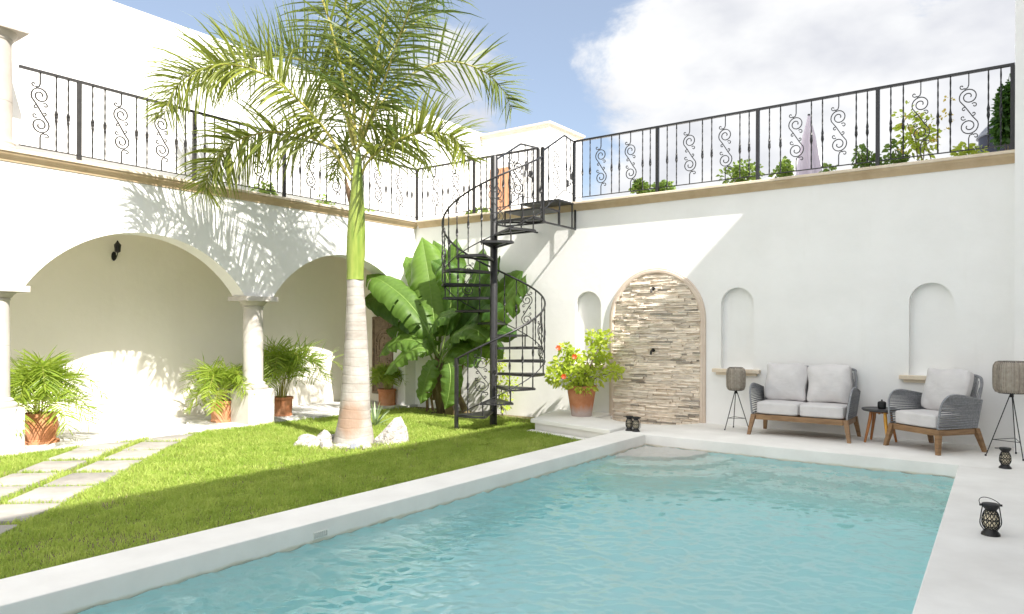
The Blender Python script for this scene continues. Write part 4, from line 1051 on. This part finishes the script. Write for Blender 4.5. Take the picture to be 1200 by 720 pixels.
def seat_piece(name, label, cat, W, Dp, backs, loc, rot, backh=.93):
    """local frame: x right, y to the back, z up; front feet line at y=0, x centred"""
    t = thing(name, loc, label, cat, local=True)
    hw = W/2; zf = .285
    for (x, y, fx, fy) in ((-hw+.05,.06,-hw,0),(hw-.05,.06,hw,0),(-hw+.05,Dp-.1,-hw+.01,Dp),(hw-.05,Dp-.1,hw-.01,Dp)):
        b = MB(); tapered(b, (fx,fy,0), (x,y,zf), .042, .062); b.build('leg', MT['teak'], t)
    b = MB(); b.box(-hw+.08,hw-.08,.035,.075,.215,zf,.006); b.box(-hw+.08,hw-.08,Dp-.12,Dp-.08,.215,zf,.006)
    b.box(-hw+.03,-hw+.07,.09,Dp-.13,.215,zf-.002,.006); b.box(hw-.07,hw-.03,.09,Dp-.13,.215,zf-.002,.006); b.box(-hw+.075,hw-.075,.08,Dp-.13,.25,.27)
    b.build('seat_frame', MT['teak'], t)
    # woven arms
    for sg in (-1, 1):
        fr = catmull([(0,.03,.30),(0,.035,.48),(0,.06,.60),(0,.13,.675),(0,.24,.695),(0,.40,.675),(0,Dp-.10,.63)], 36)
        fr = [Vector((sg*(hw-.035+.05*max(0,(p.z-.3))/.4), p.y, p.z)) for p in fr]
        bk = [Vector((sg*(hw-.035), Dp-.10, .30)), Vector((sg*(hw+.005), Dp-.07, .63))]
        b = MB(); b.tube(fr+[bk[1], bk[0], fr[0]], .013, 6); am = b.build('arm', MT['rope'], t, True, 60)
        b = MB(); nrow = 52; rr = random.Random(4)
        for k in range(nrow):
            z = .31+(.685-.31)*k/nrow
            cand = [p for p in fr if abs(p.z-z) < .02 and p.y < .26]
            p0 = min(fr[:22], key=lambda p: abs(p.z-z)); q0 = bk[0].lerp(bk[1], min(1, (z-.30)/.33))
            if z > .63:
                tail = min(fr[22:], key=lambda p: abs(p.z-z)); q0 = tail
            b.cur = rr.random()
            mid = p0.lerp(q0,.5); mid.x += sg*.012
            b.tube([p0, mid, q0], .0050, 5)
            sh_ = Vector((-sg*.011,0,.0038)); b.cur = rr.random()*.6; b.tube([p0+sh_, mid+sh_, q0+sh_], .0048, 4)
        b.cur = .35
        def inn(u, v):
            z = .30+.37*v; p0 = min(fr[:22], key=lambda p: abs(p.z-z)); q0 = bk[0].lerp(bk[1], min(1, (z-.30)/.33)); q0 = Vector((q0.x, q0.y, min(z, .63)))
            q = p0.lerp(q0, u); return (q.x-sg*.008, q.y, q.z if u > .01 else p0.z)
        b.build('weave', MT['rope'], am, True, 60)
    # back hoop and cords
    lean = .15
    hb = catmull([(-hw+.06,Dp-.12,.30),(-hw+.045,Dp-.05,.63),(-hw+.06,Dp+.01,backh-.08),(-hw+.13,Dp+.03,backh-.01),(0,Dp+.05,backh),(hw-.13,Dp+.03,backh-.01),(hw-.06,Dp+.01,backh-.08),(hw-.045,Dp-.05,.63),(hw-.06,Dp-.12,.30)], 60)
    b = MB(); b.tube(hb, .017, 8); bk_ = b.build('backrest', MT['rope'], t, True, 60)
    b = MB(); rr = random.Random(8)
    nn = int((W-.14)/.0125)
    for k in range(nn):
        x = -hw+.075+(W-.15)*k/(nn-1); zt2 = min((p.z for p in hb if abs(p.x-x) < .04 and p.z > backh-.2), default=backh-.05)
        yt = Dp+.03 if abs(x) < hw-.12 else Dp+.01
        b.cur = rr.random(); b.tube([(x,Dp-.12,.30),(x,Dp-.05,.62),(x,yt,zt2)], .0048, 4)
    b.build('weave', MT['rope'], bk_, True, 60)
    # cushions
    nb = backs; cw = (W-.14)/nb
    for k in range(nb):
        cx = -hw+.07+cw*(k+.5)
        b = MB(); superbox(b, (cx,.35+.0,.372), (cw-.006, Dp-.13, .165), 12, 14, .08); b.build('seat_cushion', MT['cushion'], t, True)
        b = MB(); superbox(b, (0,0,0), (cw+.0,.54,.17), 9, 16, .5); s_ = Matrix.Translation((cx+.0,Dp-.17,.715)) @ Matrix.Rotation(rad(78),4,'X') @ Matrix.Rotation(rad(1.5 if k else -1),4,'Z')
        # pinched pillow corners
        b.v = [(x*(1-.035*(1-min(1,abs(y/.27))**2)), y*(1-.035*(1-min(1,abs(x/(cw/2)))**2)), z*(1-.5*min(1,max(abs(x)/(cw/2), abs(y)/.27))**6)) for (x,y,z) in b.v]
        b.v = [(x+.010*math.sin(y*17+k*2), y+.010*math.sin(x*13+k), z+.010*math.sin(x*21+y*9+k*3)*math.sin(y*15+1)) for (x,y,z) in b.v]
        b.xform(s_); b.build('back_cushion', MT['cushion'], t, True)
    t.location = loc; t.rotation_euler = (0,0,rot)
    return t
seat_piece('loveseat', 'grey rope and teak loveseat with two pale cushions against the white wall', 'sofa', 1.29, .72, 2, (-2.575,10.03,0), 0, .93)
seat_piece('armchair', 'grey rope and teak armchair angled beside the small round table', 'armchair', .76, .74, 1, (-1.216,9.906,0), rad(-36), .91)
tb = thing('side_table', (-1.62,10.38,0), 'small round side table with dark top and splayed orange wood legs', 'table')
TC = Vector((-1.62,10.38,0))
b = MB(); b.lathe([(.0,.405),(.205,.405),(.225,.42),(.225,.437),(.22,.44),(.212,.436),(0,.436)], TC, 36); b.build('table_top', MT['darktop'], tb, True, 40)
for k, a in enumerate((rad(36+5), rad(36+95), rad(36+185), rad(36+265))):
    d = Vector((math.cos(a), math.sin(a), 0)); b = MB(); b.tube([TC+d*.13+ZV*.404, TC+d*.145+ZV*.3, TC+d*.215], [.021,.022,.015], 8); lg = b.build('leg', MT['yellowwood'] if k == 3 else MT['teak2'], tb, True, 50)
    if k == 3: lg['label'] = 'golden yellow front leg'
b = MB(); b.tube([TC+Vector((-.12,0,.385)), TC+Vector((.12,0,.385))], .016, 6); b.tube([TC+Vector((0,-.12,.385)), TC+Vector((0,.12,.385))], .015, 6); b.build('cross_brace', MT['teak2'], tb)
ch = thing('candle_pot', (-1.60,10.34,.44), 'small black lidded pot on the round side table', 'pot')
b = MB(); b.lathe([(.0,.4405),(.045,.4405),(.052,.46),(.052,.515),(.045,.525),(0,.525)], (-1.60,10.34,0), 18); b.build('body', MT['black'], ch, True, 50)
b = MB(); b.lathe([(.05,.526),(.03,.535),(.008,.54),(.012,.555),(0,.56)], (-1.60,10.34,0), 14); b.build('lid', MT['black'], ch, True, 50)
def floor_lamp(loc, label, z0, z1, r, foot, angs):
    t = thing('floor_lamp', loc, label, 'lamp', 'rattan tripod lamps'); L_ = Vector(loc)
    prof = [(r*.62,z0),(r*.86,z0+.012),(r*.97,z0+.05),(r,z0+.10),(r,z1-.10),(r*.97,z1-.05),(r*.86,z1-.012),(r*.62,z1)]
    b = MB(); b.lathe([(q*.97,z) for q,z in prof], loc, 40); shd = b.build('lamp_shade', MT['linen'], t, True, 60)
    b = MB(); rr = random.Random(6)
    for k in range(44):
        a = 2*PI*k/44; b.cur = rr.random(); b.tube([L_+Vector((q*math.cos(a), q*math.sin(a), z)) for q,z in prof], .0045 if k % 7 else .009, 4)
    b.build('rib', MT['rattan'], shd, True, 60)
    for zz, q in ((z0+.004, r*.70),(z1-.004, r*.70)):
        b = MB(); b.tube([L_+Vector((q*math.cos(g), q*math.sin(g), zz)) for g in np.linspace(0,2*PI,33)], .009, 5); b.build('rim', MT['black'], shd, True, 60)
    top = L_+ZV*(z0-.005)
    for a in angs:
        d = Vector((math.cos(a), math.sin(a), 0)); b = MB(); b.tube([top+d*.012, L_+d*foot+ZV*.0], .006, 6); b.lathe([(.010,0),(.010,.02)], tuple(L_+d*foot), 8); b.build('leg', MT['black'], t, True, 60)
    b = MB(); b.lathe([(.02,z0-.05),(.02,z0+.01)], loc, 10)
    hb_ = .17*(z0/.57)**.5; fr = foot*(1-hb_/z0)
    for i, a in enumerate(angs):
        a2 = angs[(i+1) % 3]; b.tube([L_+Vector((fr*math.cos(a), fr*math.sin(a), hb_)), L_+Vector((fr*math.cos(a2), fr*math.sin(a2), hb_))], .004, 5)
    b.build('brace', MT['black'], t)
floor_lamp((-3.535,10.42,0), 'small rattan shade lamp on thin tripod left of the loveseat', .575, .905, .135, .20, (rad(240), rad(0), rad(118)))
floor_lamp((-.215,10.10,0), 'larger rattan shade lamp on thin tripod at the right edge', .735, 1.10, .185, .27, (rad(205), rad(-65), rad(82)))
def lantern(loc, label, rot=0, s=1.0, bail='down', bdir=0):
    t = thing('lantern', (0,0,0), label, 'lantern', 'small dark lanterns by the pool', local=True)
    b = MB(); b.lathe([(.0,0),(.058,0),(.056,.012),(.040,.03),(.036,.045)], n=24); b.build('base', MT['black'], t, True, 40)
    b = MB(); b.lathe([(.034,.045),(.044,.06),(.050,.085),(.048,.12),(.040,.15),(.032,.165)], n=24); gl = b.build('glow_panel', MT['lattice'], t, True, 60)
    b = MB(); r_ = random.Random(3)
    def rad_at(z): return float(np.interp(z, [.045,.06,.085,.12,.15,.165],[.034,.044,.050,.048,.040,.032]))+.0025
    for k in range(12):
        for sg in (-1,1):
            a0 = 2*PI*k/12; b.tube([(rad_at(z)*math.cos(a0+sg*.45*math.sin((z-.045)*52)), rad_at(z)*math.sin(a0+sg*.45*math.sin((z-.045)*52)), z) for z in np.linspace(.045,.165,13)], .0030, 4)
    for z in (.06,.105,.15): b.tube([(rad_at(z)*math.cos(g), rad_at(z)*math.sin(g), z) for g in np.linspace(0,2*PI,25)], .003, 4)
    b.build('filigree', MT['black'], gl, True, 60)
    b = MB(); b.lathe([(.032,.165),(.036,.175),(.052,.195),(.055,.21),(.050,.214),(.0,.216)], n=24); b.build('cap', MT['black'], t, True, 40)
    for sg in (-1,1):
        b = MB(); b.tube(catmull([(sg*.040,0,.03),(sg*.066,0,.075),(sg*.062,0,.13),(sg*.052,0,.195)], 12), .0035, 5); b.lathe([(.010,0),(.010,.012)], (sg*.062,0,.198), 8); b.build('side_wire', MT['black'], t, True, 60)
    b = MB(); c = math.cos(rad(bdir)); s_ = math.sin(rad(bdir))
    b.tube([(.062*math.cos(g), .10*math.sin(g)*c, .205+.10*math.sin(g)*s_) for g in np.linspace(0,PI,20)], .0028, 5); b.build('bail_handle', MT['black'], t, True, 60)
    t.location = loc; t.rotation_euler = (0,0,rot); t.scale = (s,s,s)
    return t
lantern((-.251,6.138,.0), 'dark filigree lantern with raised wire bail, nearest of the deck lanterns', rad(25), 1.04, bdir=-22+40)
lantern((-.251,9.205,.0), 'dark filigree lantern on the deck in front of the right rattan lamp', rad(60), 1.02, bdir=-4)
lantern((-4.72,9.36,.0), 'dark lantern at the pool corner, the left of the pair', rad(80), 1.0, bdir=-4)
lantern((-4.60,9.33,.0), 'dark lantern at the pool corner, the right of the pair', rad(20), .98, bdir=-4)
# skimmer grille on the coping wall
sg_ = thing('pool_vent', (CPX1,2.9,-.07), 'small slotted grey vent in the inner face of the pool coping', 'vent')
b = MB(); b.box(CPX1+.001,CPX1+.006,3.47,3.61,-.125,-.075); b.build('frame', MT['step'], sg_)
b = MB()
for k in range(7): b.box(CPX1+.0065,CPX1+.009,3.478+k*.0185,3.484+k*.0185,-.120,-.080)
b.build('slots', MT['step'] if False else MT['vent'], sg_)
# ------------------------------------------------------------------ terrace furniture
um = thing('closed_parasol', (-3.06,12.6,3.6), 'closed lilac parasol standing on the terrace behind the railing', 'parasol')
b = MB(); b.lathe([(.02,3.6),(.02,5.06)], (-3.06,12.6,0), 10); b.lathe([(.22,3.6),(.22,3.66),(.04,3.68)], (-3.06,12.6,0), 20); b.build('pole', MT['black'], um, True, 40)
b = MB(); n = 36
vs = []
for i, (r, z) in enumerate([(.02,5.03),(.045,4.9),(.08,4.7),(.12,4.4),(.17,4.05),(.20,3.88),(.19,3.84)]):
    for k in range(n):
        g = 2*PI*k/n; rr = r*(1+.28*math.cos(g*6)*min(1,i/2)); vs.append((-3.06+rr*math.cos(g), 12.6+rr*math.sin(g), z+.03*math.cos(g*6+1)*(i > 3)))
b.add(vs, [(i*n+k, (i+1)*n+k, (i+1)*n+(k+1)%n, i*n+(k+1)%n) for i in range(6) for k in range(n)]); b.build('canopy', MT['lilac'], um, True)
wt = thing('water_tank', (-.40,15.0,3.6), 'dark domed rooftop water tank behind the railing at right', 'tank')
b = MB(); b.lathe([(.42,3.6),(.43,4.3),(.41,4.80)], (-.40,15.0,0), 28); b.build('body', MT['tank'], wt, True, 40)
b = MB(); b.lathe([(.45,4.80),(.44,4.83),(.30,5.0),(.14,5.04),(.14,5.10),(0,5.11)], (-.40,15.0,0), 28); b.build('lid', MT['greyrock'], wt, True, 40)
b = MB(); b.prism([(-5.6,15.2),(-3.4,15.2),(-3.4,15.4),(-5.6,15.4)], 3.601, 4.2)
b = MB(); b.add([(-5.7,15.2,3.61),(-3.5,15.2,3.61),(-3.5,15.2,5.15),(-5.7,15.2,4.02),(-5.7,15.45,3.61),(-3.5,15.45,3.61),(-3.5,15.45,5.15),(-5.7,15.45,4.02)], [(0,1,2,3),(7,6,5,4),(3,2,6,7),(1,5,6,2),(0,3,7,4),(0,4,5,1)])
tag(b.build('stair_parapet', MT['plaster']), 'sloping white parapet wall behind the railing left of the parasol', 'wall')
def wall_lamp(loc, out, label, s=1.0):
    t = thing('wall_lamp', loc, label, 'lamp'); L_ = Vector(loc); O = Vector(out); S = O.cross(ZV)
    b = MB(); b.lathe([(.045,0),(.04,.02),(0,.025)], n=14); R_ = O.to_track_quat('Z','Y').to_matrix().to_4x4(); b.xform(Matrix.Translation(L_) @ R_ @ Matrix.Diagonal((1.0*s,2.0*s,s,1))); b.build('back_plate', MT['black'], t, True, 40)
    b = MB(); b.tube(catmull([L_, L_+O*.06*s-ZV*.06*s, L_+O*.13*s+ZV*.01*s, L_+O*.15*s+ZV*.06*s], 14), .010*s, 6); b.tube([L_+O*.02*s+ZV*.05*s+S*.03*math.cos(g)*s+ZV*.03*math.sin(g)*s for g in np.linspace(0,5,12)], .006*s, 5); b.build('arm', MT['black'], t, True, 60)
    b = MB(); b.lathe([(.02*s,.06*s),(.05*s,.08*s),(.06*s,.2*s),(.065*s,.205*s),(.03*s,.25*s),(.008*s,.29*s)], tuple(L_+O*.15*s), 6); b.build('lantern_cage', MT['black'], t)
wall_lamp((-12.098,5.62,2.62), (1,0,0), 'black iron wall lamp high on the shaded arcade wall', .85)
wall_lamp((-9.72,14.068,5.15), (0,-1,0), 'iron wall lantern on the rooftop building beside the orange door')
wall_lamp((-9.198,14.9,5.0), (1,0,0), 'iron wall lantern on the side of the rooftop building')
# ------------------------------------------------------------------ sky, sun, camera
S = Vector((1.73,-.45,1.74)).normalized()
el = math.asin(S.z); az = math.atan2(S.x, S.y)
w = bpy.data.worlds.new('World'); sc.world = w; w.use_nodes = True
nt = w.node_tree; nt.nodes.clear()
def N(k, **kw):
    n = nt.nodes.new(k)
    for a, c in kw.items(): setattr(n, a, c)
    return n
sky = N('ShaderNodeTexSky', sky_type='NISHITA', sun_disc=False); sky.sun_elevation = el; sky.sun_rotation = az
sky.air_density = 1.0; sky.dust_density = 1.2; sky.ozone_density = 1.2; sky.altitude = 20
tc_ = N('ShaderNodeTexCoord')
mp = N('ShaderNodeMapping'); mp.inputs['Scale'].default_value = (1,1,1.9); nt.links.new(tc_.outputs['Generated'], mp.inputs['Vector'])
no = N('ShaderNodeTexNoise'); no.inputs['Scale'].default_value = 3.4; no.inputs['Detail'].default_value = 9; no.inputs['Roughness'].default_value = .64; no.inputs['Distortion'].default_value = .25
nt.links.new(mp.outputs[0], no.inputs['Vector'])
def cdir(px, py):
    u, v_ = (px-600)/841.7, (py-386.4)/841.7; return (FV+RV*u-ZV*v_).normalized()
def lobe(d, lo, hi, amt):
    dp = N('ShaderNodeVectorMath', operation='DOT_PRODUCT'); dp.inputs[1].default_value = d; nt.links.new(tc_.outputs['Generated'], dp.inputs[0])
    mr = N('ShaderNodeMapRange', interpolation_type='SMOOTHSTEP'); mr.inputs['From Min'].default_value = lo; mr.inputs['From Max'].default_value = hi; mr.inputs['To Max'].default_value = amt
    nt.links.new(dp.outputs['Value'], mr.inputs['Value']); return mr.outputs[0]
def add(a, c):
    m = N('ShaderNodeMath', operation='ADD')
    for i, q in enumerate((a, c)):
        if hasattr(q, 'is_output'): nt.links.new(q, m.inputs[i])
        else: m.inputs[i].default_value = q
    return m.outputs[0]
den = add(no.outputs['Fac'], lobe(cdir(1000,70), .925, .99, .30))
den = add(den, lobe(cdir(850,150), .955, .993, .26))
den = add(den, lobe(cdir(540,110), .992, 1.0, .16))
den = add(den, lobe(cdir(668,54), .985, 1.0, .10))
den = add(den, lobe(cdir(745,0), .965, .996, -.30))
den = add(den, lobe(cdir(1040,-15), .995, .9995, -.22))
mr = N('ShaderNodeMapRange', interpolation_type='SMOOTHSTEP'); mr.inputs['From Min'].default_value = .56; mr.inputs['From Max'].default_value = .72
nt.links.new(den, mr.inputs['Value'])
n2 = N('ShaderNodeTexNoise'); n2.inputs['Scale'].default_value = 6.0; n2.inputs['Detail'].default_value = 6; nt.links.new(mp.outputs[0], n2.inputs['Vector'])
cr = N('ShaderNodeValToRGB'); cr.color_ramp.elements[0].position = .36; cr.color_ramp.elements[0].color = (3.15,3.22,3.45,1); cr.color_ramp.elements[1].position = .60; cr.color_ramp.elements[1].color = (4.25,4.27,4.30,1)
nt.links.new(n2.outputs['Fac'], cr.inputs['Fac'])
mx = N('ShaderNodeMix', data_type='RGBA'); nt.links.new(mr.outputs[0], mx.inputs['Factor']); hz = N('ShaderNodeMix', data_type='RGBA'); hz.inputs['Factor'].default_value = .45; hz.inputs['B'].default_value = (2.2,2.35,2.6,1); nt.links.new(sky.outputs[0], hz.inputs['A']); nt.links.new(hz.outputs['Result'], mx.inputs['A']); nt.links.new(cr.outputs[0], mx.inputs['B'])
# unseen bright cloud added overhead and behind the viewer to fill the shade
fill_cloud = lobe(Vector((.45,-.58,.68)).normalized(), .10, .75, 1.0)
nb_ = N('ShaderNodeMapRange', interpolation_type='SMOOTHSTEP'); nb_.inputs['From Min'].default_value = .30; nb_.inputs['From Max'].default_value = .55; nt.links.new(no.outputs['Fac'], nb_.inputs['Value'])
bm_ = N('ShaderNodeMath', operation='MULTIPLY'); nt.links.new(fill_cloud, bm_.inputs[0]); nt.links.new(nb_.outputs[0], bm_.inputs[1])
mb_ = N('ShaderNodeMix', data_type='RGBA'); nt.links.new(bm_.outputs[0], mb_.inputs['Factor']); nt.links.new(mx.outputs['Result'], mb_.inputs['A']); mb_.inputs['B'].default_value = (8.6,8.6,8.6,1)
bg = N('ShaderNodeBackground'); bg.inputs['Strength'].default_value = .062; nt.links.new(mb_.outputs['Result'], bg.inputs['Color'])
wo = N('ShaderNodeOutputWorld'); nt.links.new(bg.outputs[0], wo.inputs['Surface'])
sl_ = bpy.data.lights.new('sun', 'SUN'); sl_.energy = 2.9; sl_.angle = rad(.55); sl_.color = (1,.95,.88)
so = bpy.data.objects.new('sun', sl_); COL.objects.link(so); so.rotation_euler = S.to_track_quat('Z','Y').to_euler(); so.location = (6,-4,14)
cd = bpy.data.cameras.new('camera'); cd.sensor_width = 36; cd.lens = 841.68/1200*36; cd.shift_y = 26.4/1200; cd.clip_start = .05; cd.clip_end = 400
cam = bpy.data.objects.new('camera', cd); COL.objects.link(cam)
Mc = Matrix((( RV.x, 0, -FV.x), (RV.y, 0, -FV.y), (0, 1, 0)))
cam.matrix_world = Matrix.Translation((0,0,1.45)) @ Mc.to_4x4() @ Matrix.Rotation(rad(.176),4,'Z')
sc.camera = cam
sc.view_settings.view_transform = 'Standard'; sc.view_settings.look = 'None'; sc.view_settings.gamma = 1; sc.view_settings.exposure = 2.0
cy = sc.cycles
cy.use_denoising = True
try: cy.denoiser = 'OPENIMAGEDENOISE'
except Exception: pass
cy.max_bounces = 12; cy.diffuse_bounces = 9; cy.glossy_bounces = 4; cy.transmission_bounces = 8; cy.transparent_max_bounces = 8; cy.volume_bounces = 0
cy.caustics_refractive = True; cy.caustics_reflective = False; cy.sample_clamp_indirect = 6
